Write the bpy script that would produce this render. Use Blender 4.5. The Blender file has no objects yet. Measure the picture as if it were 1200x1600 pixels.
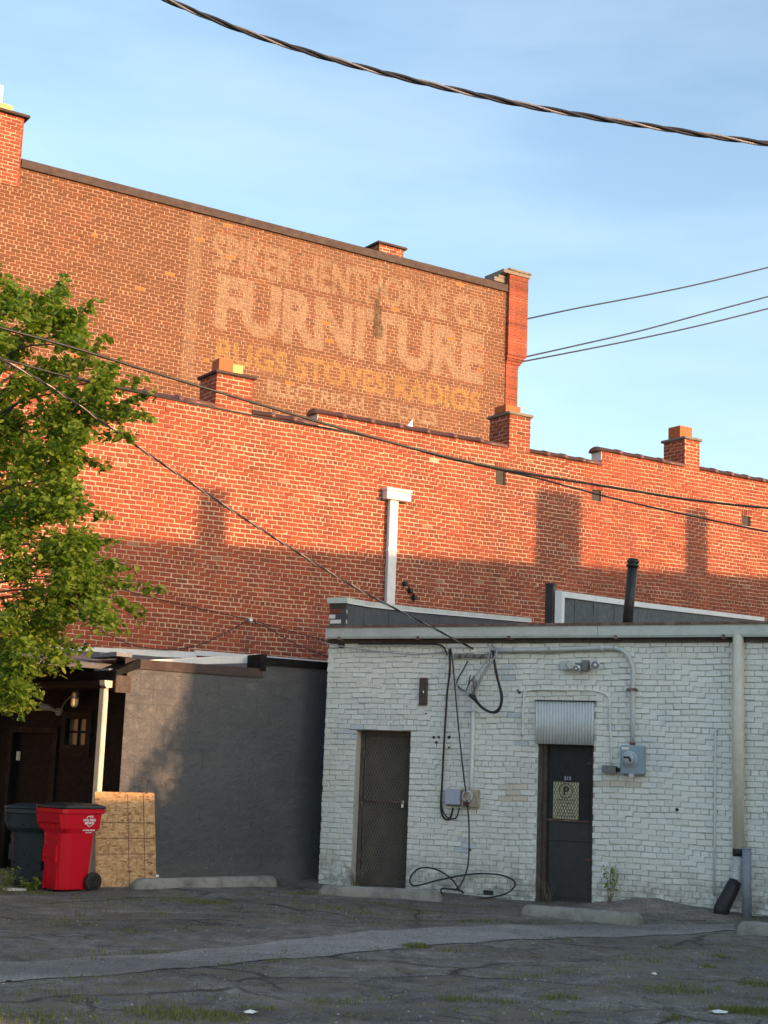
import bpy, bmesh, math, random
import numpy as np
from mathutils import Vector, Matrix
rng = np.random.default_rng(7); random.seed(7)
S = bpy.context.scene
COL = S.collection
rad = math.radians

# ------------------------------------------------------------------ camera
FPX = 2330.0                       # focal length in pixels of the 1200 x 1600 photograph
PITCH = math.atan(397/FPX); ROLL = math.atan(.038); EYE = 1.6
_f = np.array([0, math.cos(PITCH), math.sin(PITCH)])
_u0 = np.array([0, -math.sin(PITCH), math.cos(PITCH)]); _r0 = np.array([1., 0, 0])
_r = math.cos(ROLL)*_r0+math.sin(ROLL)*_u0; _u = -math.sin(ROLL)*_r0+math.cos(ROLL)*_u0
CAMP = np.array([0, 0, EYE])
cam = bpy.data.cameras.new('camera'); camo = bpy.data.objects.new('camera', cam); COL.objects.link(camo)
camo.matrix_world = Matrix(((_r[0], _u[0], -_f[0], 0), (_r[1], _u[1], -_f[1], 0), (_r[2], _u[2], -_f[2], EYE), (0, 0, 0, 1)))
cam.sensor_fit = 'VERTICAL'; cam.sensor_height = 36; cam.lens = 36*FPX/1600; cam.clip_end = 3000
S.camera = camo
S.render.resolution_x, S.render.resolution_y = 768, 1024

# ------------------------------------------------------------------ sky, sun, exposure
SUN_EL, SUN_AZ = rad(9.0), rad(124.0)      # azimuth from +Y towards +X
SUNV = np.array([math.cos(SUN_EL)*math.sin(SUN_AZ), math.cos(SUN_EL)*math.cos(SUN_AZ), math.sin(SUN_EL)])
w = bpy.data.worlds.new('World'); S.world = w; w.use_nodes = True
nt = w.node_tree; nt.nodes.clear()
def wn(t): return nt.nodes.new(t)
wo = wn('ShaderNodeOutputWorld'); bg = wn('ShaderNodeBackground'); sky = wn('ShaderNodeTexSky')
sky.sky_type = 'NISHITA'; sky.sun_disc = False; sky.sun_elevation = SUN_EL; sky.sun_rotation = SUN_AZ
sky.altitude = 200; sky.air_density = 1.0; sky.dust_density = 1.3; sky.ozone_density = 1.2
# thin high cloud, the same all round the sky
tc = wn('ShaderNodeTexCoord'); mp = wn('ShaderNodeMapping'); mp.inputs['Scale'].default_value = (1.2, 1.2, 5.0)
cn = wn('ShaderNodeTexNoise'); cn.inputs['Scale'].default_value = 3.0; cn.inputs['Detail'].default_value = 4; cn.inputs['Roughness'].default_value = .55
cr = wn('ShaderNodeValToRGB'); cr.color_ramp.elements[0].position = .40; cr.color_ramp.elements[1].position = .78
cr.color_ramp.elements[1].color = (.07, .07, .07, 1)
mx = wn('ShaderNodeMix'); mx.data_type = 'RGBA'; mx.inputs['B'].default_value = (6.5, 7.0, 7.6, 1)
nt.links.new(tc.outputs['Generated'], mp.inputs[0]); nt.links.new(mp.outputs[0], cn.inputs['Vector'])
nt.links.new(cn.outputs['Fac'], cr.inputs[0]); nt.links.new(cr.outputs[0], mx.inputs['Factor'])
nt.links.new(sky.outputs[0], mx.inputs['A']); nt.links.new(mx.outputs['Result'], bg.inputs[0])
bg.inputs[1].default_value = 0.13
nt.links.new(bg.outputs[0], wo.inputs[0])
sl = bpy.data.lights.new('sun', 'SUN'); sl.energy = 2.05; sl.angle = rad(.55); sl.color = (1, .57, .29)
so = bpy.data.objects.new('sun', sl); COL.objects.link(so)
so.rotation_euler = Vector(-SUNV).to_track_quat('-Z', 'Y').to_euler()
so.location = (20, -20, 30)
S.view_settings.view_transform = 'Standard'; S.view_settings.look = 'None'
S.view_settings.exposure = 1.66; S.view_settings.gamma = 1; S.view_settings.use_curve_mapping = False

# ------------------------------------------------------------------ measuring helpers
def ray(x, y): return _f+(x-600)/FPX*_r+(800-y)/FPX*_u
def gnd(x, y, z=0.0): d = ray(x, y); return CAMP+d*((z-EYE)/d[2])
def at(x, y, depth): return CAMP+ray(x, y)*depth
def proj(P):
    d = np.asarray(P)-CAMP; z = d@_f
    return 600+FPX*(d@_r)/z, 800-FPX*(d@_u)/z, z
class Frame:
    """vertical plane: s along, o out towards the viewer, z up"""
    def __init__(self, P, az):
        a = rad(az); self.P = np.array([P[0], P[1], 0.]); self.d = np.array([math.sin(a), math.cos(a), 0])
        self.n = np.array([self.d[1], -self.d[0], 0])
    def pt(self, s, o, z): return self.P+self.d*s+self.n*o+np.array([0, 0, z])
    def pts(self, A): A = np.asarray(A, float); return self.P+A[:, :1]*self.d+A[:, 1:2]*self.n+A[:, 2:3]*np.array([0, 0, 1.])
    def hit(self, x, y, off=0.):
        d = ray(x, y); t = ((self.P+self.n*off-CAMP)@self.n)/(d@self.n); return CAMP+d*t
    def uv(self, x, y, off=0.):
        Q = self.hit(x, y, off); return float((Q-self.P)@self.d), float(Q[2])
W = Frame(gnd(497, 1376), 117)                 # white painted brick front
D = Frame(gnd(497, 1371), 57)                  # dark painted block wall
O = Frame(at(300, 950, 23.85), 57)             # orange brick side wall
T = Frame(at(60, 370, 28.2), 57)               # tall brown brick wall with the sign

# ------------------------------------------------------------------ object helpers
class MB:
    def __init__(self): self.v = []; self.f = []; self.n = 0; self.sm = []
    def add(self, V, Fc, smooth=False):
        V = np.asarray(V, float); self.v.append(V)
        for q in Fc: self.f.append(tuple(int(i)+self.n for i in q)); self.sm.append(smooth)
        self.n += len(V)
    def box(self, fr, s0, s1, o0, o1, z0, z1, ch=0.0):
        if ch <= 0:
            A = [(s, o, z) for z in (z0, z1) for o in (o0, o1) for s in (s0, s1)]
            self.add(fr.pts(A), [(0, 1, 3, 2), (4, 6, 7, 5), (0, 4, 5, 1), (2, 3, 7, 6), (0, 2, 6, 4), (1, 5, 7, 3)]); return
        lv = [(z0, ch), (z0+ch, 0), (z1-ch, 0), (z1, ch)]; V = []
        for z, i in lv:
            for s, o in ((s0+i+ch, o0+i), (s1-i-ch, o0+i), (s1-i, o0+i+ch), (s1-i, o1-i-ch), (s1-i-ch, o1-i), (s0+i+ch, o1-i), (s0+i, o1-i-ch), (s0+i, o0+i+ch)): V.append((s, o, z))
        Fc = [tuple(range(7, -1, -1)), tuple(range(24, 32))]
        for k in range(3):
            for i in range(8): j = (i+1) % 8; Fc.append((k*8+i, k*8+j, k*8+8+j, k*8+8+i))
        self.add(fr.pts(V), Fc)
    def tube(self, P, r, n=8, closed=True, smooth=True):
        P = np.asarray(P, float); m = len(P); R = np.broadcast_to(np.asarray(r, float), (m,))
        Tn = np.gradient(P, axis=0); Tn /= np.linalg.norm(Tn, axis=1)[:, None]+1e-12
        a = np.array([0, 0, 1.]) if abs(Tn[0][2]) < .9 else np.array([1., 0, 0])
        N = np.cross(Tn[0], a); N /= np.linalg.norm(N); V = []
        for i in range(m):
            N = N-Tn[i]*(N@Tn[i]); N /= np.linalg.norm(N); B = np.cross(Tn[i], N)
            for k in range(n):
                t = 2*math.pi*k/n; V.append(P[i]+R[i]*(N*math.cos(t)+B*math.sin(t)))
        Fc = [(i*n+k, i*n+(k+1) % n, (i+1)*n+(k+1) % n, (i+1)*n+k) for i in range(m-1) for k in range(n)]
        self.add(V, Fc, smooth)
        if closed:
            b = self.n-len(V)
            self.f.append(tuple(b+k for k in range(n-1, -1, -1))); self.sm.append(False)
            self.f.append(tuple(b+(m-1)*n+k for k in range(n))); self.sm.append(False)
    def prism(self, pts2, fr, axis, a, b):
        """polygon in (s,z) extruded over o (axis 'o') or polygon in (o,z) extruded over s (axis 's')"""
        n = len(pts2)
        if axis == 'o': V = [(p, a, q) for p, q in pts2]+[(p, b, q) for p, q in pts2]
        else: V = [(a, p, q) for p, q in pts2]+[(b, p, q) for p, q in pts2]
        Fc = [tuple(range(n-1, -1, -1)), tuple(range(n, 2*n))]+[(i, (i+1) % n, n+(i+1) % n, n+i) for i in range(n)]
        self.add(fr.pts(V), Fc)
    def disc(self, c, nrm, r, h, n=20, r2=None):
        nrm = np.asarray(nrm, float)/np.linalg.norm(nrm)
        self.tube([np.asarray(c), np.asarray(c)+nrm*h], [r, r if r2 is None else r2], n)
    def build(self, name, mat, parent=None, attrs=None, fixn=True):
        V = np.vstack(self.v); c = (V.min(0)+V.max(0))/2; c[2] = V[:, 2].min()
        me = bpy.data.meshes.new(name); me.from_pydata((V-c).tolist(), [], self.f); me.update()
        if any(self.sm): me.polygons.foreach_set('use_smooth', self.sm)
        if fixn:
            bm = bmesh.new(); bm.from_mesh(me); bmesh.ops.recalc_face_normals(bm, faces=bm.faces); bm.to_mesh(me); bm.free()
        if attrs:
            for k, (dt, arr) in attrs.items(): put_attr(me, k, dt, arr)
        me.materials.append(mat)
        o = bpy.data.objects.new(name, me); COL.objects.link(o)
        place(o, c, parent); return o
def put_attr(me, k, dt, arr):
    a = me.attributes.new(k, dt, 'POINT'); arr = np.asarray(arr, np.float32)
    a.data.foreach_set('value' if dt == 'FLOAT' else 'color', arr.ravel())
def place(o, c, parent):
    if parent is not None:
        o.parent = parent
        q = parent; off = Vector((0, 0, 0))
        while q is not None: off += q.location; q = q.parent
        o.location = Vector(c)-off
    else: o.location = Vector(c)
def tag(o, label=None, cat=None, group=None, kind=None):
    if label: o['label'] = label
    if cat: o['category'] = cat
    if group: o['group'] = group
    if kind: o['kind'] = kind
    return o
def thing(name, loc, label, cat, group=None):
    o = bpy.data.objects.new(name, None); COL.objects.link(o); o.location = Vector(loc); o.empty_display_size = .2
    return tag(o, label, cat, group)
def P1(name, mat, parent, fn, **k):
    m = MB(); fn(m); return m.build(name, mat, parent, **k)
def spline(pts, n=12):
    P = np.asarray(pts, float); Q = np.vstack([2*P[0]-P[1], P, 2*P[-1]-P[-2]]); out = []
    for i in range(1, len(Q)-2):
        for t in np.linspace(0, 1, n, endpoint=False):
            a, b, c, d = Q[i-1], Q[i], Q[i+1], Q[i+2]
            out.append(.5*((2*b)+(c-a)*t+(2*a-5*b+4*c-d)*t*t+(3*b-a-3*c+d)*t**3))
    out.append(P[-1]); return np.array(out)

# ------------------------------------------------------------------ materials
class M:
    def __init__(self, name):
        self.m = bpy.data.materials.new(name); self.m.use_nodes = True; self.t = self.m.node_tree
        self.b = self.t.nodes['Principled BSDF']; self.pos = None
    def n(self, t): return self.t.nodes.new(t)
    def l(self, a, b): self.t.links.new(a, b)
    def P(self):
        if self.pos is None: self.pos = self.n('ShaderNodeNewGeometry').outputs['Position']
        return self.pos
    def mapped(self, scale, rot=(0, 0, 0)):
        q = self.n('ShaderNodeMapping'); q.inputs['Scale'].default_value = scale; q.inputs['Rotation'].default_value = rot
        self.l(self.P(), q.inputs[0]); return q.outputs[0]
    def noise(self, scale, detail=4, rough=.55, vec=None, dist=0):
        q = self.n('ShaderNodeTexNoise'); q.inputs['Scale'].default_value = scale; q.inputs['Detail'].default_value = detail
        q.inputs['Roughness'].default_value = rough; q.inputs['Distortion'].default_value = dist
        self.l(vec if vec is not None else self.P(), q.inputs['Vector']); return q.outputs['Fac']
    def vor(self, scale, feat='F1', vec=None, out='Distance', rnd=1):
        q = self.n('ShaderNodeTexVoronoi'); q.feature = feat; q.inputs['Scale'].default_value = scale; q.inputs['Randomness'].default_value = rnd
        self.l(vec if vec is not None else self.P(), q.inputs['Vector']); return q.outputs[out]
    def ramp(self, fac, stops, interp='LINEAR'):
        q = self.n('ShaderNodeValToRGB'); q.color_ramp.interpolation = interp; e = q.color_ramp.elements
        while len(e) < len(stops): e.new(.5)
        for i, (p, c) in enumerate(stops):
            e[i].position = p; e[i].color = (c, c, c, 1) if isinstance(c, (int, float)) else (*c, 1)
        self.l(fac, q.inputs[0]); return q.outputs[0]
    def mix(self, fac, a, b, mode='MIX'):
        q = self.n('ShaderNodeMix'); q.data_type = 'RGBA'; q.blend_type = mode
        for k, v in (('Factor', fac), ('A', a), ('B', b)):
            if isinstance(v, (int, float)): q.inputs[k].default_value = v if k == 'Factor' else (v, v, v, 1)
            elif isinstance(v, tuple): q.inputs[k].default_value = (*v, 1)
            else: self.l(v, q.inputs[k])
        return q.outputs['Result']
    def math(self, op, a, b=0.0, clamp=False):
        q = self.n('ShaderNodeMath'); q.operation = op; q.use_clamp = clamp
        for i, v in enumerate((a, b)):
            if isinstance(v, (int, float)): q.inputs[i].default_value = v
            else: self.l(v, q.inputs[i])
        return q.outputs[0]
    def attr(self, k, out='Fac'):
        q = self.n('ShaderNodeAttribute'); q.attribute_name = k; return q.outputs[out]
    def sep(self, c):
        q = self.n('ShaderNodeSeparateColor'); self.l(c, q.inputs[0]); return q.outputs
    def col(self, c):
        if isinstance(c, tuple): self.b.inputs['Base Color'].default_value = (*c, 1)
        else: self.l(c, self.b.inputs['Base Color'])
        return self
    def rough(self, r):
        if isinstance(r, (int, float)): self.b.inputs['Roughness'].default_value = r
        else: self.l(r, self.b.inputs['Roughness'])
        return self
    def metal(self, v): self.b.inputs['Metallic'].default_value = v; return self
    def spec(self, v): self.b.inputs['Specular IOR Level'].default_value = v; return self
    def bump(self, h, dist, strength=1.0):
        q = self.n('ShaderNodeBump'); q.inputs['Distance'].default_value = dist; q.inputs['Strength'].default_value = strength
        self.l(h, q.inputs['Height']); self.l(q.outputs[0], self.b.inputs['Normal']); return self

def painted(name, c, r=.45, dirt=.35, dc=(.06, .05, .04), sc=6, metal=0, bump=.001):
    m = M(name); f = m.ramp(m.noise(sc, 6, .65), [(.45, 0), (.75, dirt)])
    g = m.ramp(m.noise(sc*9, 3), [(.3, .93), (.7, 1.04)])
    m.col(m.mix(1.0, m.mix(f, c, dc), g, 'MULTIPLY')).rough(m.ramp(m.noise(sc*3, 3), [(.3, r-.08), (.7, r+.15)])).metal(metal)
    if bump: m.bump(m.noise(sc*8, 4), bump, .6)
    return m.m
def brick_mat(name, stops, soot, soot_amt, special=None, sign=False):
    m = M(name); tone = m.attr('tone')
    c = m.ramp(tone, stops)
    c = m.mix(m.ramp(m.noise(26, 5, .7), [(.35, 0), (.72, .55)]), c, m.mix(1.0, c, (.62, .55, .52), 'MULTIPLY'))
    c = m.mix(m.ramp(m.noise(90, 3, .6), [(.52, 0), (.7, .35)]), c, (.42, .27, .18))
    c = m.mix(m.ramp(m.noise(.9, 4, .6), [(.50, 0), (.66, .30)]), c, m.mix(1.0, c, (1.35, 1.5, 1.6), 'MULTIPLY'))
    big = m.ramp(m.noise(.55, 5, .6, m.mapped((1, 1, .45))), [(.46, 0), (.72, soot_amt)])
    c = m.mix(big, c, soot)
    c = m.mix(m.ramp(m.noise(1.0, 5, .65, m.mapped((2.2, 2.2, .16))), [(.50, 0), (.70, .38)]), c, soot)
    if sign:
        pr = m.sep(m.attr('paint', 'Color')); wear = m.ramp(m.noise(19, 6, .75, m.mapped((1, 1, 1.6))), [(.40, 1.0), (.62, .20)])
        wear2 = m.ramp(m.noise(1.3, 3, .6), [(.35, .8), (.6, 1.0)]); wr = m.math('MULTIPLY', m.math('MULTIPLY', wear, wear2), m.ramp(m.noise(5.5, 5, .7), [(.36, .6), (.52, 1.0)]))
        c = m.mix(m.math('MULTIPLY', pr['Red'], wr), c, (.37, .285, .205))
        c = m.mix(m.math('MULTIPLY', pr['Green'], wr), c, (.42, .265, .085))
        c = m.mix(m.math('MULTIPLY', pr['Blue'], m.ramp(m.noise(14, 4), [(.35, .3), (.6, 1)])), c, (.055, .04, .028))
    if special: c = m.mix(m.math('GREATER_THAN', tone, 1.5), c, special)
    m.col(c).rough(.9).spec(.2).bump(m.noise(60, 5, .7), .004, .8); return m.m
MAT = {}
MAT['brick_orange'] = brick_mat('orange_brick', [(0, (.15, .042, .032)), (.12, (.27, .062, .040)), (.5, (.355, .074, .040)), (.85, (.42, .092, .044)), (1, (.52, .12, .05))], (.10, .055, .045), .45, (.33, .17, .11))
MAT['brick_brown'] = brick_mat('brown_brick', [(0, (.10, .045, .027)), (.25, (.145, .060, .035)), (.6, (.178, .070, .040)), (.9, (.21, .077, .042)), (1, (.28, .09, .045))], (.13, .07, .04), .55, (.85, .16, .045), sign=True)
MAT['brick_red'] = brick_mat('pressed_red_brick', [(0, (.20, .05, .035)), (.5, (.31, .075, .048)), (1, (.38, .09, .05))], (.09, .05, .04), .35)
def mortar_mat(name, c, soot, amt, sign=False):
    m = M(name); cc = m.mix(m.ramp(m.noise(35, 5, .7), [(.35, 0), (.7, .5)]), c, tuple(v*.62 for v in c))
    cc = m.mix(m.ramp(m.noise(.6, 5, .6, m.mapped((1, 1, .5))), [(.45, 0), (.7, amt)]), cc, soot)
    if sign:
        pr = m.sep(m.attr('paint', 'Color'))
        cc = m.mix(m.math('MULTIPLY', pr['Red'], .5), cc, (.40, .27, .185)); cc = m.mix(m.math('MULTIPLY', pr['Green'], .4), cc, (.4, .27, .10))
        cc = m.mix(m.math('MULTIPLY', pr['Blue'], .8), cc, (.07, .05, .03))
    m.col(cc).rough(.95).spec(.15).bump(m.noise(120, 4), .003, .7); return m.m
MAT['mortar_orange'] = mortar_mat('pale_mortar', (.70, .49, .34), (.26, .16, .12), .6)
MAT['mortar_brown'] = mortar_mat('old_mortar', (.43, .275, .195), (.24, .14, .09), .5, True)
def white_brick():
    m = M('white_painted_brick'); tone = m.attr('tone')
    c = m.ramp(tone, [(0, (.76, .765, .71)), (.5, (.80, .80, .745)), (1, (.83, .83, .77))])
    c = m.mix(m.math('GREATER_THAN', tone, 1.5), c, (.68, .60, .50)); c = m.mix(m.math('GREATER_THAN', tone, 2.5), c, (.58, .64, .68)); c = m.mix(m.math('GREATER_THAN', tone, 3.5), c, (.20, .17, .15))
    streak = m.ramp(m.noise(1.1, 6, .62, m.mapped((1.6, 1.6, .22))), [(.48, 0), (.72, .55)])
    c = m.mix(streak, c, (.50, .50, .45))
    c = m.mix(m.ramp(m.noise(1.7, 4, .6), [(.58, 0), (.74, .30)]), c, (.42, .52, .60))
    c = m.mix(m.ramp(m.noise(2.6, 5, .65), [(.60, 0), (.78, .40)]), c, (.55, .47, .37))
    # splash dirt along the foot of the wall
    z = m.n('ShaderNodeSeparateXYZ'); m.l(m.P(), z.inputs[0])
    foot = m.math('MULTIPLY', m.ramp(z.outputs['Z'], [(0, .9), (.6, 0)]), m.ramp(m.noise(5, 6, .75), [(.38, 0), (.60, 1)]))
    c = m.mix(foot, c, (.23, .21, .17))
    c = m.mix(m.math('MULTIPLY', m.ramp(m.noise(30, 4, .75), [(.62, 0), (.66, .9)]), m.ramp(m.noise(1.4, 3), [(.45, .15), (.62, 1)])), c, (.15, .125, .11))
    m.col(c).rough(m.ramp(m.noise(9, 3), [(.3, .5), (.7, .75)])).spec(.35)
    m.bump(m.math('ADD', m.noise(14, 5, .6), m.math('MULTIPLY', m.noise(70, 4, .6), .25)), .010, .55); return m.m
MAT['white_brick'] = white_brick()
MAT['shade_joint'] = painted('shade_painted_joint', (.64, .65, .60), .8, .75, (.18, .18, .165), 7, bump=.004)  # joint paint darkened to stand in for shadow lines under the bricks
def dark_block():
    m = M('charcoal_painted_block')
    c = m.mix(m.ramp(m.noise(1.1, 6, .6), [(.35, 0), (.7, 1)]), (.066, .071, .080), (.092, .096, .105))
    c = m.mix(m.ramp(m.noise(22, 4, .7), [(.66, 0), (.8, .5)]), c, (.19, .18, .17))
    z = m.n('ShaderNodeSeparateXYZ'); m.l(m.P(), z.inputs[0])
    c = m.mix(m.math('MULTIPLY', m.ramp(z.outputs['Z'], [(0, .7), (.3, 0)]), m.noise(6, 4)), c, (.17, .15, .12))
    m.col(c).rough(m.ramp(m.noise(7, 4), [(.3, .42), (.7, .62)])).spec(.45)
    h = m.math('ADD', m.math('MULTIPLY', m.vor(7, 'SMOOTH_F1', m.mapped((1, 1, 1.3))), 1.0), m.math('MULTIPLY', m.noise(11, 6, .65, None, 1.5), 1.4))
    m.bump(h, .022, .5); return m.m
MAT['dark_block'] = dark_block()
MAT['black_paint'] = painted('black_paint', (.006, .0065, .007), .65, .3, (.02, .02, .02))
MAT['black_paint'].node_tree.nodes['Principled BSDF'].inputs['Specular IOR Level'].default_value = .12
MAT['black_trim'] = painted('black_trim', (.007, .0075, .008), .6, .3, (.05, .05, .05))
MAT['black_trim'].node_tree.nodes['Principled BSDF'].inputs['Specular IOR Level'].default_value = .12
MAT['black_pipe'] = painted('black_iron', (.012, .012, .014), .45, .4, (.05, .04, .035))
MAT['brown_metal'] = painted('brown_metal_coping', (.055, .035, .032), .75, .35, (.12, .09, .08), 3)
MAT['dark_brown_metal'] = painted('dark_brown_coping', (.05, .04, .038), .45, .35, (.08, .06, .055), 3)
MAT['clay'] = painted('glazed_clay_coping', (.16, .075, .06), .38, .5, (.06, .045, .045), 4)
MAT['flue_red'] = painted('red_clay_flue', (.50, .14, .05), .8, .4, (.25, .07, .03), 9)
MAT['flue_buff'] = painted('buff_clay_flue', (.62, .46, .20), .8, .35, (.35, .25, .12), 9)
MAT['cement'] = painted('old_cement', (.24, .21, .18), .9, .7, (.10, .085, .075), 7, bump=.006)
MAT['white_metal'] = painted('white_metal', (.74, .75, .76), .4, .3, (.35, .33, .30), 5)
MAT['cream_metal'] = painted('cream_downspout', (.72, .67, .55), .4, .4, (.40, .33, .22), 3)
MAT['grey_gutter'] = painted('grey_painted_gutter', (.56, .60, .57), .45, .45, (.28, .27, .24), 3)
MAT['galv'] = painted('galvanised_steel', (.62, .65, .65), .65, .35, (.42, .40, .38), 7)
MAT['conduit'] = painted('painted_conduit', (.53, .58, .58), .4, .35, (.35, .35, .32), 6)
MAT['meter_grey'] = painted('grey_enamel', (.27, .36, .43), .36, .25, (.22, .27, .30), 5)
MAT['meter_dark'] = painted('weathered_grey_box', (.20, .20, .19), .6, .5, (.12, .1, .09), 9)
MAT['tel_grey'] = painted('pale_grey_plastic', (.44, .48, .58), .5, .25, (.3, .3, .32), 6)
MAT['rusty'] = painted('rusty_beige_enamel', (.42, .38, .30), .6, .95, (.16, .07, .03), 16)
MAT['rust'] = painted('rusted_edge', (.13, .065, .045), .85, .8, (.30, .25, .22), 11)
MAT['pvc'] = painted('white_pvc', (.72, .75, .74), .35, .25, (.5, .5, .46), 8)
MAT['steel_post'] = painted('grey_steel_post', (.24, .28, .32), .5, .35, (.15, .14, .13), 8)
MAT['rubber'] = painted('black_rubber', (.016, .016, .017), .55, .3, (.05, .05, .05), 14)
MAT['cable'] = painted('black_cable', (.014, .014, .016), .45, .2, (.05, .05, .05), 20, bump=0)
MAT['cable_grey'] = painted('grey_cable', (.34, .36, .37), .45, .3, (.2, .2, .2), 20, bump=0)
MAT['cable_twist'] = painted('weathered_cable', (.030, .028, .034), .38, .4, (.09, .075, .075), 30, bump=0)
MAT['alu'] = painted('bare_aluminium', (.40, .36, .35), .4, .5, (.2, .17, .16), 40, metal=.5, bump=0)
MAT['door_metal'] = painted('dark_steel_door', (.075, .063, .052), .7, .9, (.16, .115, .08), 5)
MAT['door_black'] = painted('black_door', (.018, .019, .025), .38, .6, (.04, .04, .045), 5)
MAT['mesh_steel'] = painted('expanded_steel', (.24, .225, .20), .5, .5, (.13, .09, .06), 10, bump=0)
MAT['mesh_dark'] = painted('dark_expanded_steel', (.05, .05, .055), .5, .5, (.06, .045, .035), 10, bump=0)
MAT['old_wood'] = painted('weathered_wood', (.075, .055, .045), .8, .6, (.16, .13, .11), 9, bump=.005)
MAT['vent_board'] = painted('grey_board', (.055, .045, .040), .8, .5, (.05, .04, .04), 9)
MAT['membrane'] = painted('dark_roof_membrane', (.055, .065, .075), .6, .5, (.11, .12, .13), 4, bump=.006)
MAT['roof'] = painted('grey_roofing', (.12, .12, .125), .85, .5, (.2, .2, .2), 3, bump=.006)
MAT['shingle'] = painted('grey_shingle', (.24, .25, .27), .8, .5, (.13, .13, .14), 12, bump=.004)
MAT['jamb'] = painted('cream_painted_jamb', (.58, .56, .49), .6, .4, (.35, .30, .24), 7)
MAT['red_plastic'] = painted('red_plastic', (.60, .006, .020), .22, .03, (.40, .02, .03), 8, bump=0)
MAT['red_plastic'].node_tree.nodes.clear(); _m = MAT['red_plastic'].node_tree; _b = _m.nodes.new('ShaderNodeBsdfPrincipled'); _o = _m.nodes.new('ShaderNodeOutputMaterial'); _m.links.new(_b.outputs[0], _o.inputs[0])
_b.inputs['Base Color'].default_value = (.56, .006, .020, 1); _b.inputs['Roughness'].default_value = .27
MAT['navy_plastic'] = painted('dark_blue_plastic', (.010, .020, .032), .33, .2, (.05, .06, .07), 8, bump=0)
MAT['black_plastic'] = painted('black_plastic', (.014, .014, .015), .38, .2, (.04, .04, .04), 8, bump=0)
MAT['white_print'] = painted('white_print', (.80, .76, .76), .5, .1, (.6, .5, .5), 30, bump=0)
MAT['print_black'] = painted('black_print', (.02, .02, .02), .6, .2, (.1, .1, .08), 30, bump=0)
MAT['sign_yellow'] = painted('faded_yellow_sign', (.62, .56, .36), .45, .4, (.5, .45, .3), 9, bump=0)
MAT['digit'] = painted('pale_number_plate', (.42, .43, .50), .5, .3, (.2, .2, .25), 20, bump=0)
MAT['lens'] = M('lamp_lens').col((.80, .82, .84)).rough(.12).m
MAT['chrome'] = M('bright_reflector').col((.85, .86, .88)).rough(.18).metal(1).m
MAT['lamp_glass'] = painted('frosted_lamp_glass', (.75, .66, .42), .25, .2, (.6, .5, .3), 12, bump=0)
def glass(name, c, r=.08):
    m = M(name); m.col(c).rough(r).spec(.6); return m.m
MAT['pane'] = glass('dusty_window_glass', (.10, .10, .075), .22)
MAT['meter_glass'] = glass('meter_glass', (.36, .42, .47), .08)
MAT['trunk'] = painted('bark', (.075, .055, .042), .9, .7, (.14, .12, .10), 14, bump=.01)
def leaf_mat(name, a, b):
    m = M(name); t = m.attr('tone'); c = m.ramp(t, [(0, a), (1, b)]); m.col(c).rough(.42).spec(.45)
    # light through the leaf
    tr = m.n('ShaderNodeBsdfTranslucent'); m.l(m.mix(1.0, c, (1.5, 1.7, .6), 'MULTIPLY'), tr.inputs[0])
    mxs = m.n('ShaderNodeMixShader'); mxs.inputs[0].default_value = .40
    out = m.t.nodes['Material Output']; m.l(m.b.outputs[0], mxs.inputs[1]); m.l(tr.outputs[0], mxs.inputs[2]); m.l(mxs.outputs[0], out.inputs[0]); return m.m
MAT['leaf'] = leaf_mat('green_leaf', (.058, .125, .018), (.26, .335, .046))
MAT['grass'] = leaf_mat('grass_blade', (.085, .10, .030), (.19, .20, .06))
MAT['dry'] = leaf_mat('dry_stem', (.17, .14, .09), (.30, .25, .17))
def osb():
    m = M('strand_board')
    v1 = m.vor(17, 'F1', m.mapped((1, 1, 3.2), (0, .5, .3)), 'Color'); v2 = m.vor(14, 'F1', m.mapped((2.4, 2.4, 1), (.5, -.8, 0)), 'Color')
    a = m.sep(v1)['Red']; b = m.sep(v2)['Green']
    c = m.ramp(a, [(0, (.17, .08, .03)), (.14, (.36, .195, .085)), (.5, (.49, .285, .13)), (1, (.66, .42, .22))])
    c = m.mix(m.ramp(b, [(.55, 0), (.6, .75)]), c, m.ramp(b, [(.6, (.58, .37, .17)), (.85, (.44, .25, .10)), (1, (.28, .14, .05))]))
    m.col(c).rough(.75).bump(a, .003, .5); return m.m
MAT['osb'] = osb()
MAT['pencil'] = painted('dark_layout_line', (.10, .05, .03), .9, .2, (.2, .1, .05), 20, bump=0)
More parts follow.
